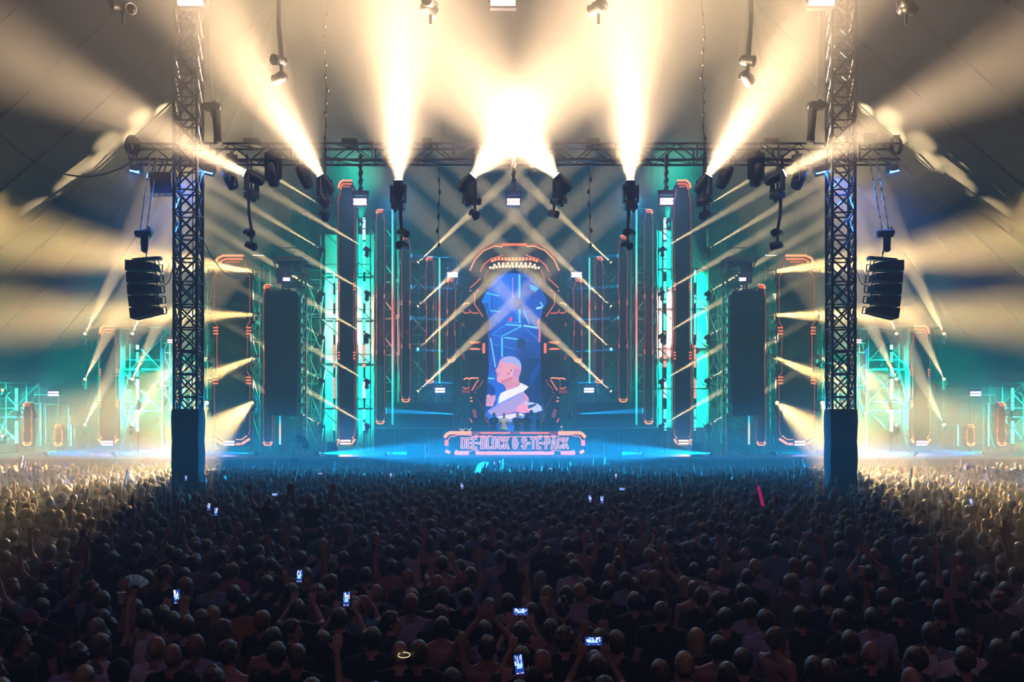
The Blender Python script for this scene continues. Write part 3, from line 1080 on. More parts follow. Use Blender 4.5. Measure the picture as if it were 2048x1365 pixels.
# ---------------------------------------------------------------- beam lamps of the stage
def lamp_mast(px, yt, Z, base, label):
    for sg in (1, -1):
        x = px if sg > 0 else SYM(px)
        b, q = P(x, yt, Z), P(x, yt, Z)
        t = thing('lamp_mast', label + (', left half' if sg > 0 else ', right half'), 'mast', (b.x, Z, base), 'lamp masts')
        h = b.z - base
        obj('pole', MB().tube((0, 0, 0), (0, 0, h), .045, 7), M['black'], t)
        fm = MB()
        for k in range(3):
            a = 2 * PI * k / 3 + .5
            fm.tube((0, 0, .35), (.32 * math.cos(a), .32 * math.sin(a), .03), .025, 5)
        obj('tripod_foot', fm, M['black'], t)


lamp_mast(838.5, 512, 46.75, DECK, 'thin mast carrying the crossing lamps beside the portal')
lamp_mast(911.5, 506, 47.1, DECK, 'thin mast carrying the blue lamps at the portal side')


def lamp_col(px, ys, Z, d, where, grp, s, lens, E, col, ang, blend, rad, post, post_y=.5):
    for sg in (1, -1):
        x = px if sg > 0 else SYM(px)
        for i, py in enumerate(ys):
            dd = d[i] if isinstance(d, list) else d
            p = P(x, py, Z)
            n = len(ys)
            place = 'lowest' if i == n - 1 else 'topmost' if i == 0 else '%s from the top' % ORD[i + 1]
            d3 = aim(px, py, *dd)
            t = moving_head(p, (sg * d3[0], d3[1], d3[2]), '%s lamp %s, %s half, %s' % (('blue' if col is BLUE else 'warm'), where, 'left' if sg > 0 else 'right', place), grp, s, False, lens, E[i] if isinstance(E, list) else E, col, ang, blend, rad, (p.x + sg * post, Z + post_y, p.z - .1))
            if i == n - 1 and post_y != .5:
                obj('floor_stand', MB().tube((0, .05, -.5), (0, .05, (DECK - t.location.z) / s), .04, 6).box((0, .05, (DECK - t.location.z) / s + .03), (.4, .4, .06)), M['black'], t)


lamp_col(637, (407, 495, 583, 670, 757, 848), 44.9, (-1, .60, .1), 'on the outer post of the fabric scaffold', 'outer lamp column of the fabric scaffold', .62, M['lens_warm'], 250000, CREAM, 7, .95, .09, .04, .3)
lamp_col(729, (495, 583, 668, 759, 848), 44.4, (-1, .58, .1), 'on the inner post of the fabric scaffold', 'inner lamp column of the fabric scaffold', .62, M['lens_warm'], 270000, CREAM, 7, .95, .09, .16, .82)
lamp_col(836, (525, 613, 698, 783), 46.2, (1, .93, .5), 'on the low scaffold, crossing before the portal', 'crossing lamps beside the portal', .62, M['lens_warm'], 300000, CREAM, 6.8, .85, .09, -.1)
for sg in (1, -1):                                        # made-up uplights, added to light the canvas arch teal
    x = 724 if sg > 0 else SYM(724)
    p, q = P(x, 440, 45.6), P(690 if sg > 0 else SYM(690), 262, 53)
    moving_head(p, q - p, 'added teal uplight on top of the fabric scaffold, %s half' % ('left' if sg > 0 else 'right'), 'added teal uplights', .62, False, M['teal_led'], 9000, TEAL, 44, 1.0, .1, (p.x, 45.7, p.z - .6))
GD = [(-1, .14, .3), (-1, -.01, .35), (-.8, -.33, .5), (-.34, -.27, 1)]
lamp_col(504, (543, 630, 718, 806), 44.2, GD, 'with wide gold beam inside the broadest pylon', 'gold lamps inside the broadest pylon', .72, M['lens_gold'], [150000, 120000, 110000, 80000], GOLD, 22, 1.0, .1, .1)
lamp_col(414, (543, 630, 718, 806), 44.9, GD[:3] + [(-.2, -.17, 1)], 'with wide gold beam outside the broadest pylon', 'gold lamps outside the broadest pylon', .72, M['lens_gold'], [90000, 80000, 70000, 58000], GOLD, 24, 1.0, .1, -.1)
lamp_col(170, (668, 759, 850), 46.0, (.45, .9, 1.5), 'on the narrow scaffold outside the outer pylon', 'outermost upward lamps', .68, M['lens_warm'], 120000, CREAM, 7, .5, .09, .1)
lamp_col(265, (668, 759, 850), 46.0, [(.36, .9, 1.5), (.42, .9, 1.5), (.52, .86, 1.5)], 'on the scaffold inside the outer pylon', 'upward lamps inside the outer pylon', .68, M['lens_warm'], 120000, CREAM, 7, .5, .09, .1)
lamp_col(5, (781, 873), 46.5, (-.4, .1, .9), 'on the edge scaffold', 'lamps at the picture edge', .62, M['lens_gold'], 900, GOLD, 20, 1, .09, .1)
lamp_col(914, (516, 578, 641, 704, 767, 829), 46.5, (-1, .05, .15), 'thin beam beside the portal', 'blue lamps up the portal sides', .5, M['lens_blue'], [90000, 90000, 90000, 110000, 140000, 300000], BLUE, 6, .6, .08, .1)
for i, (px, dx) in enumerate(((97, 1), (232, 1), (505, -1), (640, 1), (777, 1))):
    for sg in (1, -1):
        x = px if sg > 0 else SYM(px)
        p = P(x, 907, 41.6)
        moving_head(p, (sg * dx, -.6, .03), '%s blue low lamp at the stage edge counted from the %s end' % (ORD[i + 1], 'left' if sg > 0 else 'right'), 'blue lamps along the stage edge', .55, False, M['lens_blue'], 240000 if px > 600 else 60000, BLUE, 12, .8, .1, (p.x, 41.9, DECK - .05))

ST = [(905, 550, 46.2, .58, 'white', 'beside the portal shoulder', (.1, .4, 1), 5000, (920, 0)), (880, 781, 46.2, .55, 'white', 'on the dark wall above the riser', (.03, .33, 1), 6000, None), (792, 412, 45.9, .46, 'white', 'on top of the long pixel tube', (.05, .45, 1), 11000, None), (107, 788, 46.4, .55, 'white', 'alone above the low end frame', (.15, .5, 1), 4200, None),
      (215, 887, 45.4, .55, 'violet', 'at the foot of the outer tall pylon', (.4, .4, 1), 900, None), (458, 887, 43.9, .55, 'violet', 'at the foot of the broadest pylon', (.5, .35, 1), 900, None), (691, 885, 44.2, .55, 'orange_white', 'at the foot of the tallest pylon', (1, .4, .25), 1600, None), (344, 683, 45.9, .46, 'strobe_red', 'beside the king pole tower', (1, .5, .6), 900, None), (573, 559, 41.8, .34, 'violet', 'above the big speaker wall', (.5, .4, 1), 600, None)]
for px, py, Z, w, m, nm, c, E, stt in ST:
    for sg in (1, -1):
        x = px if sg > 0 else SYM(px)
        p = P(x, py, Z)
        z_ = .9
        t = strobe(x, py, Z, w, 'strobe lamp with two bright bars %s, %s half' % (nm, 'left' if sg > 0 else 'right'), M[m], c, E, stand=(p.x + sg * .1, Z + z_, p.z - .1))
        if px == 880:
            mount(t, 0, .15, 47.65 - Z, RISER - p.z, .8, (0,))
        if px == 107:
            mount(t, 0, .15, .55, DECK - p.z, .1, (0,))

# ---------------------------------------------------------------- main speaker walls
for sg in (1, -1):
    X = (lambda a: a) if sg > 0 else SYM
    w = 'left' if sg > 0 else 'right'
    Z = 41.6
    a, b = P(X(565), 832, Z), P(X(565), 590, Z)
    wd = 1.56
    t = thing('line_array', 'tall flown wall of black speakers seen flat on, %s half of the stage' % w, 'speaker', a)
    n = 12
    hh = (b.z - a.z) / n
    for k in range(n):
        cw = wd * (1 if k > 1 else .96 - .04 * (1 - k))
        y = -.12 * ((n - k) / n) ** 2
        c = MB().box((0, y + .4, hh * (k + .5)), (cw, .9, hh * .965))
        c.box((0, y - .06, hh * (k + .5)), (cw * .96, .04, hh * .88))
        o = obj('speaker_cabinet', c, M['cone'], t)
    fl = MB()
    for k in range(n):
        fl.box((sg * wd * .53, .3, hh * (k + .5)), (.08, .3, hh * .5)).box((sg * wd * .56, .2, hh * (k + .8)), (.05, .12, .1))
    obj('rigging_links', fl, M['metal'], t)
    top = b.z - a.z
    obj('flying_frame', MB().box((0, .4, top + .12), (wd * .9, .8, .14)).box((.1, .4, top + .26), (.5, .3, .12)), M['black'], t)
    hz_ = P(0, 545, Z).z - a.z
    h = MB().box((-.15 * sg, .4, top + 1.0), (.4, .3, .75)).lathe([(.22, -.3), (.26, -.2), (.26, .2), (.22, .3)], 10, (1, 0, 0), (.05, .4, top + 1.4)).tube((-.1 * sg, .4, top + .2), (-.1 * sg, .4, hz_ + .9), .035)
    obj('chain_hoist', h, M['black'], t)
    # carrying tower
    tw = scaffold(X(603) if sg < 0 else X(565), X(565) if sg < 0 else X(603), 516, 893, 43.0, 'square truss tower carrying the %s speaker wall' % w, 15, .9, None, .05)
    pl = thing('rigging_roof', 'small metal roof of beams over the %s speaker wall' % w, 'rigging', (a.x, Z, P(0, 520, Z).z))
    obj('roof_sheet', MB().box((.25 * sg, .9, .1), (1.5, 2.2, .06)), M['metal'], pl)
    bm = MB()
    for y in (-.1, .9, 1.9):
        bm.box((.25 * sg, y, .02), (1.55, .08, .14))
    obj('roof_beam', bm, M['metal'], pl)
    br = MB()
    for s in (-1, 1):
        br.tube((.25 * sg + s * .7, -.1, 0), (.25 * sg + s * .7, 1.5, -.9), .04).tube((.25 * sg + s * .7, 1.5, -.9), (.25 * sg + s * .7, 1.5, 0), .04)
    br.box((-.2 * sg, .4, -.4), (.09, .09, .8))
    obj('knee_brace', br, M['scaffold'], pl)

# side fill stacks in front of the stage
for sg in (1, -1):
    X = (lambda a: a) if sg > 0 else SYM
    p = P(X(831), 0, 40.2)
    w = 'left' if sg > 0 else 'right'
    t = thing('speaker_stack', 'dark stack of front speakers before the riser %s of the booth' % w, 'speaker', (p.x, 40.2, 0))
    for k in range(4):
        o = obj('speaker_cabinet', MB().box((0, .4, .33 + .67 * k), (.82, .8, .65)).box((0, -.02, .33 + .67 * k), (.74, .04, .57)), M['black'], t)
        obj('carry_handle', MB().box((sg * -.43, .3, .33 + .67 * k), (.04, .3, .14)).box((sg * -.44, .3, .45 + .67 * k), (.02, .1, .06)), M['metal'], o)
    q = P(X(653), 0, 40.4)
    t = thing('monitor_speaker', 'single small dark speaker at the stage edge, %s half' % w, 'speaker', (q.x, 41.6, DECK))
    obj('speaker_cabinet', MB().prism([(-.26, 0), (.26, 0), (.24, .72), (-.24, .72)], 0, .45), M['black'], t)
    obj('grille', MB().box((0, -.02, .36), (.42, .03, .6)), M['cone'], t)
# ---------------------------------------------------------------- portal, screen and booth
PZ = 47.4
K_ = PZ / F


def c7(u, v, row=460):
    "a point of the portal drawing (4.876 drawing units to the pixel), metres from the stage axis and from the deck"
    return ((820 + u / 4.876 - CX) * K_, EYE + (YH - row - v / 4.876) * K_ - DECK)


def c8(u, v):
    return c7(u, v, 690)


po = thing('dj_portal', 'giant dark helmet shaped portal with orange light lines round the video screen', 'stage portal', (0, PZ, DECK))
outer = [c7(1019, 138), c7(770, 138), c7(690, 176), c7(610, 258), c7(582, 400), c7(582, 610), c7(515, 715), c7(508, 830), c7(520, 945), c7(575, 1010), c7(578, 1340), c8(512, 320), c8(508, 470), c8(580, 500), c8(585, 700), c8(560, 845)]
inner = [c8(830, 845), c8(800, 790), c8(740, 690), c8(735, 600), c7(765, 1360), c7(765, 1100), c7(758, 1000), c7(775, 900), c7(735, 765), c7(690, 690), c7(745, 575), c7(830, 455), c7(905, 405), c7(1019, 395)]
for s in (1, -1):
    pl = [(s * x, z) for x, z in outer + inner]
    obj('side_shell', MB().prism(pl, -.1, .9), M['pylon'], po)
    # raised plates that give the helmet its steps
    for a in ([c7(600, 420), c7(640, 310), c7(725, 222), c7(830, 178), c7(900, 190), c7(880, 255), c7(785, 280), c7(705, 350), c7(675, 430)],
              [c7(520, 745), c7(580, 725), c7(630, 740), c7(700, 850), c7(700, 1000), c7(590, 1000), c7(530, 930)],
              [c7(585, 1060), c7(700, 1060), c7(705, 1220), c7(590, 1220)],
              [c8(520, 340), c8(670, 325), c8(700, 350), c8(640, 460), c8(520, 470)],
              [c8(590, 560), c8(640, 520), c8(715, 660), c8(730, 800), c8(600, 800)]):
        obj('shell_plate', MB().prism([(s * x, z) for x, z in a], -.22, -.08), M['pylon'], po)

    def ln(pts, w, m, y=-.24, dots=0):
        mb = MB()
        q = [(s * x, z) for x, z in pts]
        if dots:
            for a, b in zip(q, q[1:]):
                L = math.hypot(b[0] - a[0], b[1] - a[1])
                n = max(1, int(L / dots))
                for k in range(n):
                    f = (k + .5) / n
                    mb.box((a[0] + (b[0] - a[0]) * f, y, a[1] + (b[1] - a[1]) * f), (w, .04, w))
        else:
            mb.ribbon(q, w, y, .04)
        obj('light_line', mb, M[m], po)
    ln([c7(600, 275), c7(690, 186), c7(772, 148), c7(905, 148)], .12, 'orange_dim', -.12)
    ln([c7(905, 148), c7(1017, 148)], .13, 'orange', -.12)
    ln([c7(588, 402), c7(632, 302), c7(720, 212), c7(825, 166), c7(900, 172)], .055, 'orange_hot')
    ln([c7(688, 415), c7(715, 355), c7(790, 290), c7(895, 262), c7(905, 250)], .045, 'orange')
    ln([c7(790, 318), c7(850, 292), c7(1019, 292)], .13, 'orange_hot', -.3, .17)
    ln([c7(783, 322), c7(850, 304), c7(1019, 304)], .03, 'orange', -.26)
    ln([c7(765, 392), c7(845, 340), c7(1019, 340)], .12, 'orange_white', -.3, .2)
    ln([c7(800, 385), c7(860, 366), c7(1019, 366)], .13, 'orange_white', -.3, .17)
    ln([c7(765, 395), c7(730, 470), c7(725, 508)], .04, 'orange', -.2, .09)
    ln([c7(593, 572), c7(688, 484)], .045, 'orange')
    ln([c7(584, 600), c7(600, 600)], .05, 'orange')
    ln([c7(648, 608), c7(672, 588)], .05, 'orange', -.24)
    ln([c7(632, 625), c7(632, 732), c7(712, 850)], .045, 'orange')
    ln([c7(517, 742), c7(540, 722), c7(578, 718)], .06, 'orange_hot')
    ln([c7(518, 800), c7(540, 818), c7(578, 815)], .05, 'orange')
    ln([c7(584, 786), c7(592, 808), c7(620, 818), c7(668, 818)], .045, 'orange')
    ln([c7(540, 835), c7(545, 900), c7(525, 930)], .2, 'orange_dim', -.12)
    ln([c7(716, 900), c7(716, 1050)], .035, 'orange', -.2, .1)
    for v in (1099, 1169):
        ln([c7(583, v), c7(685, v)], .04, 'orange_hot')
        ln([c7(600, v + (11 if v < 1120 else -8)), c7(665, v + (11 if v < 1120 else -8))], .05, 'orange')
    ln([c7(721, 1118), c7(721, 1200)], .14, 'orange')
    ln([c7(518, 1220), c7(528, 1265)], .12, 'orange_dim', -.12)
    ln([c8(528, 340), c8(550, 328), c8(578, 330)], .06, 'orange_hot')
    ln([c8(583, 338), c8(600, 327), c8(666, 326)], .06, 'orange_hot')
    ln([c8(605, 445), c8(668, 345)], .06, 'orange')
    ln([c8(576, 345), c8(576, 425)], .04, 'orange', -.24, .13)
    ln([c8(520, 415), c8(545, 430), c8(578, 425)], .045, 'orange')
    ln([c8(520, 458), c8(578, 458)], .18, 'orange_dim')
    ln([c8(714, 342), c8(690, 395), c8(650, 430), c8(637, 480)], .04, 'orange', -.2, .1)
    ln([c8(590, 519), c8(604, 519)], .05, 'orange_hot')
    ln([c8(592, 550), c8(610, 552)], .06, 'orange_hot')
    ln([c8(640, 495), c8(730, 645)], .02, 'orange_dim')
    ln([c8(732, 668), c8(742, 730), c8(790, 795), c8(800, 838)], .045, 'orange', -.2, .11)
    ln([c8(588, 722), c8(606, 756)], .05, 'orange')
    ln([c8(625, 640), c8(640, 700)], .2, 'orange_dim', -.23)

# the screen and its picture
sc = thing('video_screen', 'tall blue video screen in the portal showing a bald man in white', 'screen', (0, PZ + 1.0, DECK))
x0, z0 = c8(640, 845)
x1, z1 = c7(1398, 380)
obj('screen_case', MB().box(((x0 + x1) / 2, .12, (z0 + z1) / 2), (x1 - x0 + .1, .2, z1 - z0 + .1)), M['black'], sc)
obj('screen_stand', MB().box((x0 + .5, .15, z0 / 2), (.15, .15, abs(z0) + .1)).box((x1 - .5, .15, z0 / 2), (.15, .15, abs(z0) + .1)), M['black'], sc)
pic = []
NX, NZ = 14, 40
pr_ = random.Random(4)
for i in range(NX):
    for j in range(NZ):
        a, b = x0 + (x1 - x0) * i / NX, x0 + (x1 - x0) * (i + 1) / NX
        c, d = z0 + (z1 - z0) * j / NZ, z0 + (z1 - z0) * (j + 1) / NZ
        u, v = (i + .5) / NX, (j + .5) / NZ
        k = .55 + .35 * math.sin(5 * u + 3.1 * v) * math.cos(4.2 * v - 2 * u)
        if v < .42 and u > .55:
            k *= .35
        if v > .55:
            k *= 1.1
        k *= 1 + pr_.uniform(-.08, .08)
        pic.append(([(a, 0, c), (b, 0, c), (b, 0, d), (a, 0, d)], [(0, 1, 2, 3)], (.004 + .01 * k, .14 * k * k + .03, .85 * k)))
LY = [0]


def draw(pts, col, conv=c7):
    LY[0] -= .0025
    q = [conv(*p) for p in pts]
    pic.append(([(x, LY[0], z) for x, z in q], [tuple(range(len(q)))], col))


def stroke(a, b, w, col, conv=c7):
    LY[0] -= .0012
    p, q = Vector((*conv(*a), 0)), Vector((*conv(*b), 0))
    t = (q - p).normalized()
    n = Vector((-t.y, t.x, 0)) * w / 2 * K_ / 4.876
    pts = [p + n, q + n, q - n, p - n]
    pic.append(([(v.x, LY[0], v.y) for v in pts], [(0, 1, 2, 3)], col))


CY, CB = (.12, .75, 1), (.02, .35, .95)
draw([(1010, 640), (1075, 620), (1095, 640), (1095, 760), (1010, 740)], (.0, .07, .4))
draw([(1170, 500), (1260, 540), (1230, 580), (1185, 560)], (.02, .45, .9))
draw([(690, 600), (760, 580), (760, 690), (690, 690)], (.01, .2, .9))
for a, b, w, c in (((1068, 405), (1068, 640), 18, CY), ((1000, 440), (1000, 640), 10, (.55, .25, .8)), ((1070, 755), (1070, 890), 16, CY), ((735, 590), (870, 620), 10, CY), ((870, 560), (860, 610), 6, CB), ((770, 570), (770, 760), 8, CB),
                    ((780, 765), (885, 780), 10, CY), ((780, 770), (880, 890), 7, CB), ((735, 740), (770, 900), 6, CB), ((1020, 760), (1060, 860), 8, CB), ((1110, 760), (1165, 900), 8, CY), ((1115, 790), (1190, 760), 6, CB),
                    ((800, 1000), (935, 905), 8, CB), ((935, 905), (1090, 915), 12, CY), ((940, 880), (1090, 890), 8, CB), ((900, 1020), (1090, 920), 8, CY), ((895, 1030), (895, 1230), 14, CY), ((795, 1005), (895, 1025), 7, CB), ((920, 1035), (1050, 1052), 12, CY),
                    ((1110, 915), (1250, 940), 14, (.3, .9, 1)), ((1105, 920), (1260, 1060), 6, CB), ((800, 1100), (1030, 1150), 6, CB), ((780, 1040), (830, 1330), 12, (.2, .6, 1)), ((1275, 680), (1305, 730), 10, (.3, .9, 1)), ((1235, 745), (1290, 735), 20, (.35, .9, 1)), ((1060, 1050), (1150, 1060), 6, CB)):
    stroke(a, b, w, c)
draw([(955, 870), (985, 828), (998, 838), (990, 872)], (1, .03, .25))
draw([(1045, 1060), (1075, 1042), (1120, 1050), (1140, 1090), (1125, 1140), (1070, 1150), (1045, 1110)], (.0, .02, .13))
draw([(1085, 1130), (1120, 1140), (1110, 1180), (1180, 1180), (1170, 1240), (1060, 1230)], (.0, .03, .2))
draw([(1245, 870), (1290, 830), (1300, 900), (1280, 1080), (1255, 1080), (1262, 950)], (.75, .18, .25))
draw([(1090, 1240), (1285, 1240), (1285, 1365), (1090, 1365)], (.0, .015, .12))
draw([(1000, 330), (1290, 240), (1290, 640), (1000, 640)], (.0, .012, .09), c8)
draw([(1170, 300), (1280, 120), (1285, 230), (1180, 395)], (.0, .04, .3), c8)
draw([(640, 380), (760, 360), (830, 420), (830, 640), (640, 640)], (.0, .03, .28), c8)
stroke((752, 318), (820, 324), 14, (.15, .7, 1), c8)
SK, SD, SB = (.85, .33, .42), (.45, .12, .25), (.38, .40, .78)
# neck, head, ear
draw([(905, 330), (1062, 250), (1062, 350), (1082, 370), (1010, 425), (940, 440), (925, 400), (900, 370)], (.72, .25, .34), c8)
head = [(900, 115), (940, 103), (985, 100), (1030, 110), (1065, 138), (1085, 180), (1088, 225), (1078, 270), (1058, 310), (1040, 335), (960, 350), (900, 372), (865, 362), (845, 345), (842, 318), (850, 306), (842, 292), (850, 280), (840, 272), (838, 258), (828, 240), (848, 214), (860, 190), (862, 168), (875, 140)]
draw(head, SK, c8)
draw([(900, 115), (940, 103), (985, 100), (1030, 110), (1065, 138), (1085, 180), (1086, 215), (1050, 200), (1000, 170), (930, 165), (885, 150)], SB, c8)
draw([(1010, 215), (1088, 225), (1078, 270), (1058, 312), (1030, 330), (1000, 290)], (.62, .25, .5), c8)
draw([(960, 235), (985, 207), (1005, 225), (1000, 265), (970, 285), (958, 270)], (.95, .42, .42), c8)
draw([(972, 240), (985, 222), (993, 240), (985, 265)], (.4, .08, .15), c8)
draw([(955, 262), (966, 262), (966, 284), (955, 282)], (.08, .03, .08), c8)
draw([(862, 206), (888, 200), (890, 207), (865, 214)], SD, c8)
draw([(858, 190), (890, 184), (890, 190), (860, 197)], (.55, .2, .3), c8)
draw([(850, 284), (878, 274), (880, 281), (852, 292)], SD, c8)
draw([(842, 258), (855, 250), (858, 262), (845, 268)], SD, c8)
draw([(880, 345), (960, 318), (1000, 300), (1010, 330), (950, 352), (900, 372)], (.6, .18, .28), c8)
# shirt, arm, hands
draw([(940, 440), (1010, 420), (1060, 395), (1084, 365), (1160, 405), (1108, 452), (1150, 560), (850, 610), (862, 520), (880, 470)], (.92, .85, 1), c8)
draw([(1108, 452), (1150, 500), (1168, 545), (1090, 560), (1040, 520), (1060, 480)], (.8, .28, .36), c8)
draw([(752, 640), (860, 570), (1000, 500), (1075, 462), (1108, 452), (1130, 520), (1090, 600), (1040, 640), (880, 690), (800, 690), (762, 660)], (.42, .30, .60), c8)
draw([(752, 640), (860, 570), (1000, 500), (1075, 462), (1070, 480), (900, 575), (760, 655)], (.25, .30, .85), c8)
draw([(860, 690), (1000, 640), (1040, 640), (1050, 650), (960, 672)], (.7, .2, .35), c8)
draw([(718, 560), (735, 490), (775, 478), (800, 490), (812, 484), (832, 492), (828, 530), (805, 600), (740, 596), (722, 580)], (.75, .33, .5), c8)
for v in (520, 543, 565):
    stroke((735, v), (815, v - 6), 4, (.3, .1, .25), c8)
draw([(772, 484), (800, 480), (808, 500), (780, 500)], (.1, .12, .3), c8)
draw([(1030, 640), (1060, 590), (1120, 556), (1200, 560), (1200, 600), (1160, 660), (1090, 668)], (.95, .30, .45), c8)
draw([(1110, 556), (1190, 558), (1255, 575), (1290, 605), (1292, 640), (1255, 650), (1215, 665), (1170, 600)], (.55, .60, .95), c8)
draw([(1150, 590), (1230, 570), (1240, 585), (1160, 625)], (.02, .05, .2), c8)
stroke((1160, 632), (1210, 622), 8, (.7, .85, 1), c8)
draw([(840, 700), (1060, 662), (1118, 682), (1100, 725), (1000, 748), (900, 745)], (.85, .75, 1), c8)
draw([(960, 735), (1060, 690), (1110, 690), (1090, 728), (1000, 748)], (.12, .2, .85), c8)
tinted(pic, 'screen_picture', M['screen'], sc, label='screen picture of a bald man with white T-shirt among blue scaffold')
lamp_light('AREA', (0, PZ - .6, DECK + 4.2), 13000, (.02, .3, 1), (0, -1, -.25), size=(2.2, 6))

# ---------------------------------------------------------------- booth
BZ = 43.4
kb_ = BZ / F


def bb(u, v):
    "booth drawing: 6.827 units to the pixel, from pixel 880, 850"
    return ((880 + u / 6.827 - CX) * kb_, EYE + (YH - 850 - v / 6.827) * kb_ - DECK)


bo = thing('dj_booth', 'black booth with pink neon framed front carrying the performers names', 'booth', (0, BZ, DECK))
f = [bb(60, 180), bb(110, 110), bb(430, 100), bb(1600, 100), bb(1925, 110), bb(1985, 180), bb(1985, 300), bb(1940, 400), bb(1800, 412), bb(230, 412), bb(90, 400), bb(60, 300)]
obj('booth_front', MB().prism([(x, max(z, 0.0)) for x, z in f], 0, .35), M['pylon'], bo)
obj('counter', MB().box((0, .8, bb(0, 100)[1] - .12), (5.6, 1.5, .1)), M['black'], bo)
for s in (-1, 1):
    obj('side_wall', MB().box((s * 2.75, .85, bb(0, 100)[1] / 2 - .09), (.08, 1.3, bb(0, 100)[1] - .2)), M['black'], bo)


def bl_(pts, w, m, name='light_line', y=-.03, mirror=True, d=.05):
    for s in ((1, -1) if mirror else (1,)):
        q = [bb(*p) for p in pts]
        cx = bb(1022, 0)[0]
        obj(name, MB().ribbon([(cx + s * (x - cx), z) for x, z in q], w, y, d), M[m], bo)


bl_([(440, 112), (1021, 112)], .13, 'orange_dim', 'top_bar')
bl_([(560, 112), (950, 112)], .08, 'orange', 'top_bar', -.05)
bl_([(68, 165), (100, 128), (140, 110), (415, 110)], .16, 'orange_hot', 'top_bar')
bl_([(118, 205), (130, 172), (150, 158), (205, 158), (240, 140), (410, 140), (455, 165), (1021, 165)], .045, 'letter')
bl_([(425, 100), (440, 125)], .03, 'orange')
for v in (220, 245, 275):
    bl_([(72, v), (102, v)], .1, 'orange', 'side_dash')
bl_([(112, 215), (112, 280)], .03, 'orange')
for a, b in ((470, 525), (655, 705)):
    bl_([(a, 150), (b, 150)], .05, 'orange', 'dash')
for a in (560, 585, 610):
    bl_([(a, 152), (a + 10, 152)], .05, 'orange', 'dash')
    bl_([(a, 372), (a + 10, 372)], .05, 'orange', 'dash')
bl_([(470, 136), (525, 136)], .03, 'orange_dim', 'dash')
bl_([(215, 385), (380, 385)], .20, 'letter', 'bottom_bar')
bl_([(500, 388), (1021, 388)], .17, 'letter', 'bottom_bar')
bl_([(215, 340), (245, 365)], .03, 'orange')
bl_([(390, 375), (440, 345), (470, 345)], .03, 'letter')
bl_([(450, 335), (1021, 335)], .03, 'orange_dim')
bl_([(88, 360), (125, 380)], .16, 'letter', 'corner_light')
for a, b, v in ((470, 525, 352), (655, 710, 366)):
    bl_([(a, v), (b, v)], .05, 'orange', 'dash')
GL = {
    'D': ([[(0, 0), (.36, 0), (.5, .14), (.5, .86), (.36, 1), (0, 1)], [(.15, .15), (.3, .15), (.35, .2), (.35, .8), (.3, .85), (.15, .85)]], .5),
    'E': ([[(0, 0), (.44, 0), (.44, .15), (.15, .15), (.15, .43), (.4, .43), (.4, .57), (.15, .57), (.15, .85), (.44, .85), (.44, 1), (0, 1)]], .44),
    'B': ([[(0, 0), (.38, 0), (.5, .12), (.5, .42), (.44, .5), (.5, .58), (.5, .88), (.38, 1), (0, 1)], [(.15, .15), (.3, .15), (.35, .2), (.35, .38), (.3, .43), (.15, .43)], [(.15, .57), (.3, .57), (.35, .62), (.35, .8), (.3, .85), (.15, .85)]], .5),
    'L': ([[(0, 0), (.44, 0), (.44, .15), (.15, .15), (.15, 1), (0, 1)]], .44),
    'O': ([[(0, .14), (.14, 0), (.36, 0), (.5, .14), (.5, .86), (.36, 1), (.14, 1), (0, .86)], [(.15, .2), (.2, .15), (.3, .15), (.35, .2), (.35, .8), (.3, .85), (.2, .85), (.15, .8)]], .5),
    'C': ([[(0, .14), (.14, 0), (.36, 0), (.5, .14), (.5, .32), (.35, .32), (.35, .2), (.3, .15), (.2, .15), (.15, .2), (.15, .8), (.2, .85), (.3, .85), (.35, .8), (.35, .68), (.5, .68), (.5, .86), (.36, 1), (.14, 1), (0, .86)]], .5),
    'K': ([[(0, 0), (.15, 0), (.15, .36), (.2, .45), (.37, 0), (.54, 0), (.31, .56), (.52, 1), (.35, 1), (.15, .6), (.15, 1), (0, 1)]], .54),
    'S': ([[(0, .14), (.14, 0), (.36, 0), (.5, .14), (.5, .46), (.15, .7), (.15, .8), (.2, .85), (.3, .85), (.35, .8), (.35, .7), (.5, .7), (.5, .86), (.36, 1), (.14, 1), (0, .86), (0, .62), (.35, .38), (.35, .2), (.3, .15), (.2, .15), (.15, .2), (.15, .3), (0, .3)]], .5),
    'T': ([[(.16, 0), (.31, 0), (.31, .85), (.47, .85), (.47, 1), (0, 1), (0, .85), (.16, .85)]], .47),
    'P': ([[(0, 0), (.15, 0), (.15, .4), (.36, .4), (.5, .54), (.5, .86), (.36, 1), (0, 1)], [(.15, .55), (.3, .55), (.35, .6), (.35, .8), (.3, .85), (.15, .85)]], .5),
    'A': ([[(0, 0), (.15, 0), (.19, .2), (.36, .2), (.4, 0), (.55, 0), (.35, 1), (.2, 1)], [(.215, .35), (.335, .35), (.275, .72)]], .55),
    '&': ([[(0, .14), (.14, 0), (.34, 0), (.48, .14), (.48, .42), (.58, .42), (.58, .56), (.2, .56), (.15, .6), (.15, .8), (.2, .85), (.28, .85), (.33, .8), (.33, .7), (.47, .7), (.47, .86), (.34, 1), (.14, 1), (0, .86), (0, .6), (.07, .5), (0, .4)], [(.15, .2), (.2, .15), (.28, .15), (.33, .2), (.33, .42), (.2, .42), (.15, .37)]], .58),
    '-': ([[(0, .41), (.25, .41), (.25, .57), (0, .57)]], .25)}
text = 'DEE-BLOCK & S-TE-PACK'
gap = .075
tot = sum(GL[c][1] if c in GL else .16 for c in text) + gap * (len(text) - 1)
xa, za = bb(287, 325)
xb, zb2 = bb(1757, 178)
sx = (xb - xa) / tot
sz = zb2 - za
x = xa
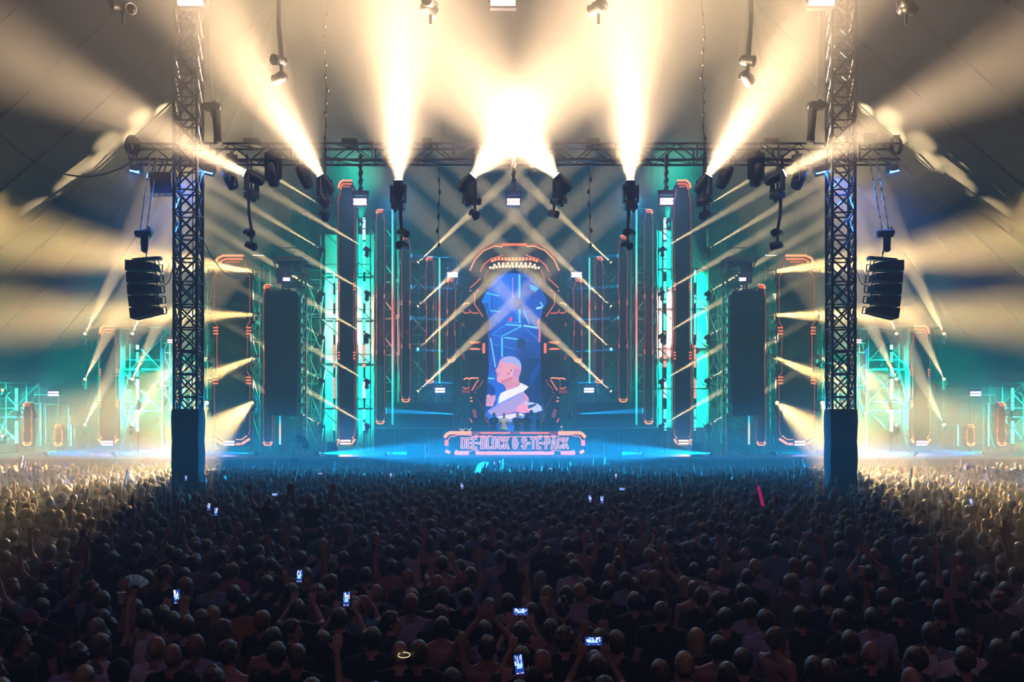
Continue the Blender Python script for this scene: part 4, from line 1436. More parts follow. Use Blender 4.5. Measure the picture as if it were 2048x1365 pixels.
for c in text:
    if c == ' ':
        x += (.16 + gap) * sx
        continue
    loops, w = GL[c]
    mb = MB()
    for lp in loops:
        mb.ribbon([(x + px_ * sx, za + pz_ * sz) for px_, pz_ in lp], .042, -.035, .05, True)
    obj('neon_letter', mb, M['letter'], bo, label='pink outlined neon letter %s' % c if c.isalpha() else None)
    x += (w + gap) * sx
lamp_light('AREA', (0, BZ - .3, DECK + .6), 120, (1, .3, .25), (0, -1, -.3), size=(6, .8))
# two white winged shield marks on a black laptop case and a bottle on the booth
for i, (px, nm) in enumerate(((924, 'shield'), (938, 'winged'))):
    p = P(px, 866, 44.2)
    cz = bb(0, 100)[1] + DECK - .07
    t = thing('equipment_case', 'small black case with a white %s emblem on the booth top' % nm, 'case', (p.x, 44.2, cz))
    obj('case_shell', MB().box((0, .12, .16), (.32, .2, .32)).box((0, .12, .33), (.34, .22, .03)), M['black'], t)
    e = MB()
    if nm == 'shield':
        for s in (-1, 1):
            e.ribbon([(s * .01, .03), (s * .05, .1), (s * .05, .2)], .03, .0, .02)
            e.ribbon([(s * .05, .1), (s * .11, .2), (s * .12, .27)], .035, .0, .02)
        e.ribbon([(0, .04), (0, .26)], .035, -.005, .02)
    else:
        e.ribbon([(-.13, .25), (-.05, .2), (0, .12), (.0, .03)], .035, .0, .02).ribbon([(.0, .14), (.07, .22), (.13, .27)], .035, -.004, .02).ribbon([(.02, .06), (.07, .14), (.08, .2)], .03, -.008, .02)
    obj('emblem', e, glow('emblem_white_glow', (.8, .95, 1), .8) if i == 0 else bpy.data.materials['emblem_white_glow'], t)  # emblem print given its own glow to stay bright white
p = P(1123, 862, 44.1)
t = thing('water_bottle', 'small pale bottle at the right end of the booth top', 'bottle', (p.x, 44.1, bb(0, 100)[1] + DECK - .07))
obj('bottle_glass', MB().lathe([(.07, 0), (.08, .02), (.08, .2), (.04, .27), (.035, .33)], 10), mat('pale_plastic', (.7, .65, .55), .3), t)
obj('glowing_bottle_lid', MB().lathe([(.042, .32), (.042, .36)], 8), M['orange_white'], t)  # bright dot: emission put into the lid, which is no lamp
# dj decks
for i, x_ in enumerate((-1.1, -.35, .35, 1.1)):
    t = thing('deck_player', 'flat black music player on the booth, %s from the left' % nth(i + 1), 'music player', (x_, 44.2, bb(0, 100)[1] + DECK - .07), 'players on the booth')
    obj('player_case', MB().box((0, 0, .05), (.34, .42, .1)), M['black'], t)
    obj('jog_wheel', MB().lathe([(.11, .1), (.11, .125), (.09, .13)], 14), M['metal'], t)

DJZ_ = 45.3
# a key light added to brighten the performers, hung under the middle of the front truss
_p = P(1060, 345, 28.6)
moving_head(_p, Vector((-.2, DJZ_, DECK + 1.9)) - _p, 'small added key lamp under the middle of the front truss aimed at the performers', None, .8, True, None, 14000, (1, .9, .8), 5, .5, .06, (_p.x, TZ - .3, zb))
# ---------------------------------------------------------------- people
def capsule(mb,p0,p1,r0,r1,fy=1.0,n=10):
    p0=Vector(p0);p1=Vector(p1);d=p1-p0;L=max(d.length,1e-4);d/=L
    x=d.orthogonal() if abs(d.z)<.9 else Vector((1,0,0))
    x=(x-d*x.dot(d)).normalized();y=d.cross(x)
    b=len(mb.v);rings=[]
    prof=[(-.87*r0,.5*r0),(-.5*r0,.87*r0),(0,r0),(L,r1),(L+.5*r1,.87*r1),(L+.87*r1,.5*r1)]
    for t,r in prof:
        for i in range(n):
            a=2*PI*i/n
            q=x*math.cos(a)*r+y*math.sin(a)*r
            q.y*=fy if abs(d.z)>.6 else 1
            mb.v.append(p0+d*t+q)
    for k in range(len(prof)-1):
        for i in range(n):
            mb.f.append((b+k*n+i,b+k*n+(i+1)%n,b+(k+1)*n+(i+1)%n,b+(k+1)*n+i))
    mb.f.append(tuple(b+i for i in range(n))[::-1]);e=b+(len(prof)-1)*n
    mb.f.append(tuple(e+i for i in range(n)))
def ellipsoid(mb,c,r,n=12,m=8):
    c=Vector(c);b=len(mb.v)
    mb.v.append(c+Vector((0,0,r[2])))
    for j in range(1,m):
        t=PI*j/m
        for i in range(n):
            a=2*PI*i/n
            mb.v.append(c+Vector((r[0]*math.sin(t)*math.cos(a),r[1]*math.sin(t)*math.sin(a),r[2]*math.cos(t))))
    mb.v.append(c-Vector((0,0,r[2])));e=len(mb.v)-1
    for i in range(n):
        mb.f.append((b,b+1+i,b+1+(i+1)%n)); mb.f.append((e,e-n+(i+1)%n,e-n+i))
    for j in range(m-2):
        for i in range(n):
            p=b+1+j*n
            mb.f.append((p+i,p+n+i,p+n+(i+1)%n,p+(i+1)%n))
def arm_joints(kind,s,sw):
    sh=Vector((s*sw,0,1.44))
    if kind=='down': e=sh+Vector((s*.07,-.03,-.29));w=e+Vector((-s*.01,.07,-.25));h=w+Vector((0,.03,-.08))
    elif kind=='up': e=sh+Vector((s*.06,.05,.28));w=e+Vector((-s*.03,.06,.25));h=w+Vector((0,.02,.09))
    elif kind=='wide': e=sh+Vector((s*.2,.06,.2));w=e+Vector((s*.06,.05,.25));h=w+Vector((s*.01,.01,.09))
    elif kind=='phone': e=sh+Vector((s*.05,.22,.02));w=e+Vector((-s*.12,.13,.2));h=w+Vector((-s*.02,.02,.08))
    elif kind=='clap': e=sh+Vector((s*.06,.08,.26));w=e+Vector((-s*.18,.1,.2));h=w+Vector((-s*.03,.02,.08))
    elif kind=='chest': e=sh+Vector((s*.08,.04,-.28));w=e+Vector((-s*.1,.22,.06));h=w+Vector((-s*.05,.06,.03))
    elif kind=='point': e=sh+Vector((s*.14,.12,.12));w=e+Vector((-s*.04,.12,.22));h=w+Vector((0,.03,.085))
    return sh,e,w,h
def person_bones(arms,female,ride=False):
    sw=.165 if female else .195; hp=.1
    B=[]
    B.append(('trunk',(0,0,.98),(0,0,1.12),.145 if female else .15,.13 if female else .15,.68))
    B.append(('trunk',(0,0,1.12),(0,.0,1.33),.13 if female else .15,.155 if female else .175,.68))
    B.append(('trunk',(-sw+.05,0,1.4),(sw-.05,0,1.4),.088,.088,.9))
    B.append(('neck',(0,-.012,1.44),(0,.005,1.58),.062 if not female else .052,.055 if not female else .047,1))
    for s in (-1,1):
        B.append(('trunk',(s*.03,-.01,1.5),(s*(sw-.03),0,1.43),.05,.06,1))
        sh,e,w,h=arm_joints(arms[0 if s<0 else 1],s,sw)
        B.append(('upper',sh,e,.056 if not female else .046,.042 if not female else .036,1))
        B.append(('fore',e,w,.041 if not female else .035,.027,1))
        if ride:
            B.append(('hip',(s*.08,0,.97),(s*.13,.2,.96),.105,.09,1))
            B.append(('thigh',(s*.13,.2,.96),(s*.14,.4,.92),.088,.062,1))
            B.append(('calf',(s*.14,.4,.92),(s*.12,.38,.68),.06,.055,1))
            B.append(('calf',(s*.12,.38,.68),(s*.11,.34,.50),.055,.038,1))
            B.append(('foot',(s*.11,.33,.46),(s*.12,.48,.40),.045,.038,1))
            continue
        B.append(('hip',(s*.08,0,.96),(s*.1,.01,.72),.105,.085,1))
        B.append(('thigh',(s*.1,.01,.74),(s*.11,.015,.5),.085,.06,1))
        B.append(('calf',(s*.11,.015,.5),(s*.12,-.01,.3),.06,.055,1))
        B.append(('calf',(s*.12,-.01,.3),(s*.125,-.02,.09),.055,.038,1))
        B.append(('foot',(s*.125,-.03,.045),(s*.15,.15,.035),.045,.038,1))
    return B,sw
def hand_bones(arms,sw,spread=True):
    H=[]
    for s in (-1,1):
        k=arms[0 if s<0 else 1]
        sh,e,w,h=arm_joints(k,s,sw)
        d=(h-w).normalized(); side=Vector((1,0,0)) if abs(d.x)<.7 else Vector((0,1,0))
        side=(side-d*side.dot(d)).normalized(); nrm=d.cross(side)
        palm=w+d*.075
        for t in (-.03,0,.03): H.append(('hand',w+side*t*.5,palm+side*t,.017,.019))
        curl=.6 if k in('phone','chest','down') else .15
        for i,(t,l) in enumerate(((-.036,.068),(-.013,.08),(.012,.076),(.035,.06))):
            a=palm+side*t; sd=side*t*(.35 if spread else .1)
            if k=='point' and i!=1: curl2=1.3
            else: curl2=curl
            m=a+(d*math.cos(curl2*.5)+Vector((0,1,0))*math.sin(curl2*.5)).normalized()*l*.55+sd*.5
            q=m+(d*math.cos(curl2*1.4)+Vector((0,1,0))*math.sin(curl2*1.4)).normalized()*l*.5+sd*.4
            H.append(('hand',a,m,.0105,.0095)); H.append(('hand',m,q,.0095,.008))
        ts=-s
        a=w+d*.025+side*ts*.028; m=a+(d*.6+side*ts*.8).normalized()*.045; q=m+(d*.9+side*ts*.35).normalized()*.036
        H.append(('hand',a,m,.014,.012)); H.append(('hand',m,q,.0115,.0095))
    return H
def head_shape(mb,female):
    k=.95 if female else 1
    ellipsoid(mb,(0,-.012,1.675),(.077*k,.097,.108),16,12)           # skull
    ellipsoid(mb,(0,.03,1.615),(.058*k,.068,.078),14,10)             # face and jaw
    capsule(mb,(-.022*k,.068,1.562),(.022*k,.068,1.562),.022,.022,1,8) # chin
    capsule(mb,(0,.092,1.66),(0,.112,1.622),.009,.016,1,8)           # nose
    capsule(mb,(-.034,.082,1.675),(.034,.082,1.675),.014,.014,1,8)   # brow
    capsule(mb,(-.02,.092,1.587),(.02,.092,1.587),.0085,.0085,1,8)   # lips
    for s in (-1,1):
        ellipsoid(mb,(s*.032,.086,1.652),(.014,.01,.009),8,6)        # eyes
        ellipsoid(mb,(s*.08*k,-.005,1.645),(.012,.02,.033),8,6)      # ears
def bake(mb,mods,name):
    me=bpy.data.meshes.new(name); me.from_pydata([tuple(v) for v in mb.v],[],mb.f); me.update()
    o=bpy.data.objects.new(name,me); C.objects.link(o)
    for t,kw in mods:
        m=o.modifiers.new(t,t)
        for a,b in kw.items(): setattr(m,a,b)
    dg=bpy.context.evaluated_depsgraph_get()
    r=bpy.data.meshes.new_from_object(o.evaluated_get(dg),depsgraph=dg)
    bpy.data.objects.remove(o); bpy.data.meshes.remove(me); r.name=name
    return r
def zones(pts, bones):
    "which bone each point of the body lies on, and how far along it (0 to 1)"
    best = np.full(len(pts), 9.0)
    zi = np.zeros(len(pts), int)
    zt_ = np.zeros(len(pts))
    for k, b in enumerate(bones):
        p, q = np.array(b[1]), np.array(b[2])
        d = q - p
        t = np.clip(((pts - p) @ d) / max(d @ d, 1e-9), 0, 1)
        dist = np.linalg.norm(pts - p - t[:, None] * d, axis=1) - (b[3] + (b[4] - b[3]) * t) * (.85 if b[0] == 'trunk' else 1)
        m = dist < best
        best[m], zi[m], zt_[m] = dist[m], k, t[m]
    kinds = np.array([b[0] for b in bones])[zi]
    hd = (pts[:, 2] > 1.53) & (np.abs(pts[:, 0]) < .1) & (pts[:, 1] > -.13) & (pts[:, 1] < .15)
    kinds = np.where(hd, 'head', kinds)
    return kinds, zt_


def sub_mesh(src, keep, off, name, ratio):
    "the kept faces of the body pushed outwards: a garment"
    mb = MB()
    vs = {}
    for p in src.polygons:
        if keep[p.index]:
            f = []
            for i in p.vertices:
                if i not in vs:
                    vs[i] = len(mb.v)
                    v = src.vertices[i]
                    mb.v.append(v.co + v.normal * off)
                f.append(vs[i])
            mb.f.append(tuple(f))
    r = bake(mb, [('DECIMATE', dict(ratio=ratio))], name)
    r.shade_smooth()
    return r


def body_sdf(arms, female, ride=False, hands=True):
    bones, sw = person_bones(arms, female, ride)
    mb = MB()
    for b in bones:
        capsule(mb, b[1], b[2], b[3], b[4], b[5])
    hb = hand_bones(arms, sw) if hands else []
    for b in hb:
        capsule(mb, b[1], b[2], b[3], b[4], 1, 8)
    head_shape(mb, female)
    return mb, bones + [(h[0], h[1], h[2], h[3], h[4], 1) for h in hb], sw


def make_body(arms, female, ride=False):
    mb, bones, sw = body_sdf(arms, female, ride)
    dense = bake(mb, [('REMESH', dict(mode='VOXEL', voxel_size=.0105)), ('SMOOTH', dict(factor=.5, iterations=3))], 'dense')
    n = len(dense.polygons)
    cen = np.empty(n * 3, np.float32)
    dense.polygons.foreach_get('center', cen)
    cen = cen.reshape(n, 3)
    k, t = zones(cen, bones)
    z = cen[:, 2]
    top = female and not ride
    shirt = (k == 'trunk') & (z > .9) | (k == 'upper') & (t < (.5 if not female else .3)) | (k == 'hip') & (z > .9) | (k == 'neck') & (z < 1.475)
    if ride:
        shirt &= z > 1.12
    legs = np.isin(k, ('hip', 'thigh', 'calf', 'trunk'))
    pants = legs & (z < 1.02)
    if not ride:
        pants &= z > .1
    shoes = k == 'foot'
    r = dict(sw=sw, arms=arms)
    r['shirt'] = sub_mesh(dense, shirt, .012, 'shirt', .10)
    r['trousers'] = sub_mesh(dense, pants, .009, 'trousers', .06)
    r['shoes'] = sub_mesh(dense, shoes, .011, 'shoes', .12)
    me = bpy.data.meshes.new('x')
    b2 = MB()
    b2.v = [v.co.copy() for v in dense.vertices]
    b2.f = [tuple(p.vertices) for p in dense.polygons]
    r['body'] = bake(b2, [('DECIMATE', dict(ratio=.12))], 'person_body')
    r['body'].shade_smooth()
    bpy.data.meshes.remove(me)
    bpy.data.meshes.remove(dense)
    return r


def make_hair(style,rng):
    mb=MB();n,m=22,14
    R=Vector((.082,.103,.115));c=Vector((0,-.012,1.675))
    amp={'short':.004,'crop':.002,'curly':.014,'long':.004,'bun':.003,'quiff':.006,'ponytail':.003}[style]
    thick={'short':1.06,'crop':1.01,'curly':1.14,'long':1.08,'bun':1.03,'quiff':1.06,'ponytail':1.04}[style]
    low={'short':1.62,'crop':1.615,'curly':1.615,'long':1.30,'bun':1.60,'quiff':1.63,'ponytail':1.60}[style]
    rows=[]
    for j in range(m+1):
        t=PI*.5*j/m*1.35+.02
        row=[]
        for i in range(n):
            a=2*PI*i/n; ca,sa=math.cos(a),math.sin(a)
            q=Vector((R.x*math.sin(t)*ca,R.y*math.sin(t)*sa,R.z*math.cos(t)))*thick
            front=max(0,sa)                       # +y is the face
            p=c+q
            hair_line=1.745-.115*max(0,(.72-front)/.72)**.55 if front>0 else low
            if front<=.72 and front>0: hair_line=min(hair_line,1.745); hair_line=max(low if style!='long' else 1.5,hair_line)
            if style=='long' and p.z<1.66 and front<.45:
                k=(1.66-p.z)/.12
                p.z=1.66-k*.36; p.x*=1.08+.1*min(k,1); p.y=p.y*.9-.02 if sa<0 else min(p.y,.03)
                hair_line=0 if front<.3 else hair_line
            if p.z<hair_line:
                p.z=hair_line; zz=max(-1,min(1,(hair_line-c.z)/(R.z*thick)));rr=math.sqrt(max(.02,1-zz*zz))
                p.x=c.x+R.x*thick*rr*ca*.97;p.y=c.y+R.y*thick*rr*sa*.97
            if style=='quiff' and p.z>1.74 and sa>0: p.z+=.022*sa
            o=amp*(rng.random()-.4)*2
            p+=q.normalized()*o if amp>.003 else Vector()
            row.append(len(mb.v)); mb.v.append(p)
        rows.append(row)
    mb.f.append(tuple(rows[0]))
    for j in range(m):
        for i in range(n):
            mb.f.append((rows[j][i],rows[j+1][i],rows[j+1][(i+1)%n],rows[j][(i+1)%n]))
    if style=='bun': ellipsoid(mb,(0,-.07,1.80),(.042,.042,.04),10,7)
    if style=='ponytail':
        capsule(mb,(0,-.12,1.72),(0,-.17,1.66),.028,.03); capsule(mb,(0,-.17,1.66),(0,-.15,1.45),.032,.012)
    me=mb.mesh('hair_'+style); me.shade_smooth(); return me
def make_cap():
    mb=MB();n,m=20,7
    rows=[]
    for j in range(m+1):
        t=PI/2*j/m+.01;row=[]
        for i in range(n):
            a=2*PI*i/n
            row.append(len(mb.v));mb.v.append(Vector((.09*math.sin(t)*math.cos(a),-.012+.11*math.sin(t)*math.sin(a),1.69+.115*math.cos(t))))
        rows.append(row)
    mb.f.append(tuple(rows[0]))
    for j in range(m):
        for i in range(n): mb.f.append((rows[j][i],rows[j+1][i],rows[j+1][(i+1)%n],rows[j][(i+1)%n]))
    b=len(mb.v)                                    # peak
    for k in range(9):
        a=PI*(.15+.7*k/8)
        mb.v.append(Vector((.088*math.cos(a),-.012+.108*math.sin(a),1.695)));mb.v.append(Vector((.09*math.cos(a),-.012+.108*math.sin(a)+.075*math.sin(a),1.68)))
    for k in range(8): mb.f.append((b+2*k,b+2*k+1,b+2*k+3,b+2*k+2))
    me=mb.mesh('cap');me.shade_smooth();return me
# ---------------------------------------------------------------- the crowd: nearest people one by one
POSES = {'d': ('down', 'down'), 'r': ('down', 'up'), 'w': ('wide', 'wide'), 'f': ('phone', 'phone'), 'k': ('clap', 'clap'), 'c': ('chest', 'chest'), 'o': ('chest', 'point')}
BODY = {}
for fem in (0, 1):
    for k in POSES:
        if fem and k in 'oc':
            continue
        BODY[k, fem] = make_body(POSES[k], bool(fem))
BODY['w', 2] = make_body(('wide', 'wide'), True, True)
BODY['r', 2] = make_body(('down', 'up'), True, True)
hrng = random.Random(5)
HAIR = {k: make_hair(v, hrng) for k, v in dict(s='short', c='crop', u='curly', l='long', n='bun', q='quiff', p='ponytail').items()}
HAIR['h'] = make_cap()
SHIRT = {'k': ((.012, .012, .014), 'black T-shirt'), 'w': ((.72, .70, .72), 'white T-shirt'), 'b': ((.22, .34, .55), 'light blue T-shirt'), 'i': ((.42, .36, .55), 'lilac shirt'), 'g': ((.13, .13, .14), 'grey T-shirt'), 't': ((.08, .3, .32), 'teal shirt'), 'o': ((.5, .18, .06), 'orange top'), 'p': ((.5, .16, .25), 'pink shirt'), 'v': ((.02, .03, .07), 'navy T-shirt'), 'n': (None, 'bare back')}
HCOL = {'k': ((.012, .009, .008), 'black'), 'd': ((.03, .018, .01), 'dark brown'), 'm': ((.09, .05, .025), 'brown'), 'y': ((.42, .28, .12), 'blond'), 'r': ((.2, .07, .02), 'auburn'), 'e': ((.25, .24, .24), 'grey')}
HNAME = dict(s='short', c='cropped', u='curly', l='long', n='tied up', q='swept up', p='ponytailed')
PNAME = dict(d='', r='one arm up', w='both arms raised', f='both hands held up in front', k='hands joined overhead', c='hands before the chest', o='one hand pointing up')
SKINS = [(.50, .27, .18), (.42, .21, .14), (.56, .33, .24), (.30, .15, .09), (.47, .25, .17)]
people = []          # (root, x, Z, facts)
spots = []


def person(x, Z, hair, hc, sh, pose, fem=0, rot=0.0, h=1.0, lift=0.0, label=None, mirror=False, where=None, group='people in the nearest part of the crowd', skin=None):
    B = BODY[pose, fem]
    o = bpy.data.objects.new('person', B['body'])
    C.objects.link(o)
    if not B['body'].materials:
        B['body'].materials.append(M['skin'])
    o.color = (*(skin or rng.choice(SKINS)), 1)
    o.location = (x, Z, lift)
    o.rotation_euler = (0, 0, rot)
    o.scale = (-h if mirror else h, h, h)
    tag(o, label or 'person', 'person', group)

    def child(name, me, m, col):
        c = bpy.data.objects.new(name, me)
        C.objects.link(c)
        if not me.materials:
            me.materials.append(M[m])
        c.parent = o
        c.color = (*col, 1)
        return c
    if SHIRT[sh][0]:
        child('shirt', B['shirt'], 'shirt', SHIRT[sh][0])
    child('trousers', B['trousers'], 'shirt', rng.choice(((.02, .02, .025), (.03, .04, .07), (.05, .045, .04))))
    if hair == 'h':
        child('hair', HAIR['c'], 'hair', (.03, .02, .015))
        child('cap', HAIR['h'], 'shirt', HCOL_CAP.get(hc, (.015, .015, .018)))
    elif hair != 'x':
        child('hair', HAIR[hair], 'hair', HCOL[hc][0])
    people.append((o, x, Z, (hair, hc, sh, pose, fem), label))
    spots.append((x, Z))
    return o


HCOL_CAP = {'k': (.015, .015, .018), 'b': (.15, .3, .6), 'p': (.4, .12, .2), 'w': (.6, .6, .6)}


def at(col, cx, cy, h=1.0, lift=0.0):
    "head centre given in one of three 700 pixel wide crops of the lower third, 2.926 units to the pixel -> x and Z on the floor"
    px, py = (0, 674, 1348)[col] + cx / 2.926, 900 + cy / 2.926
    Z = F * (EYE - 1.67 * h - lift) / (py - YH)
    return (px - CX) / F * Z, Z


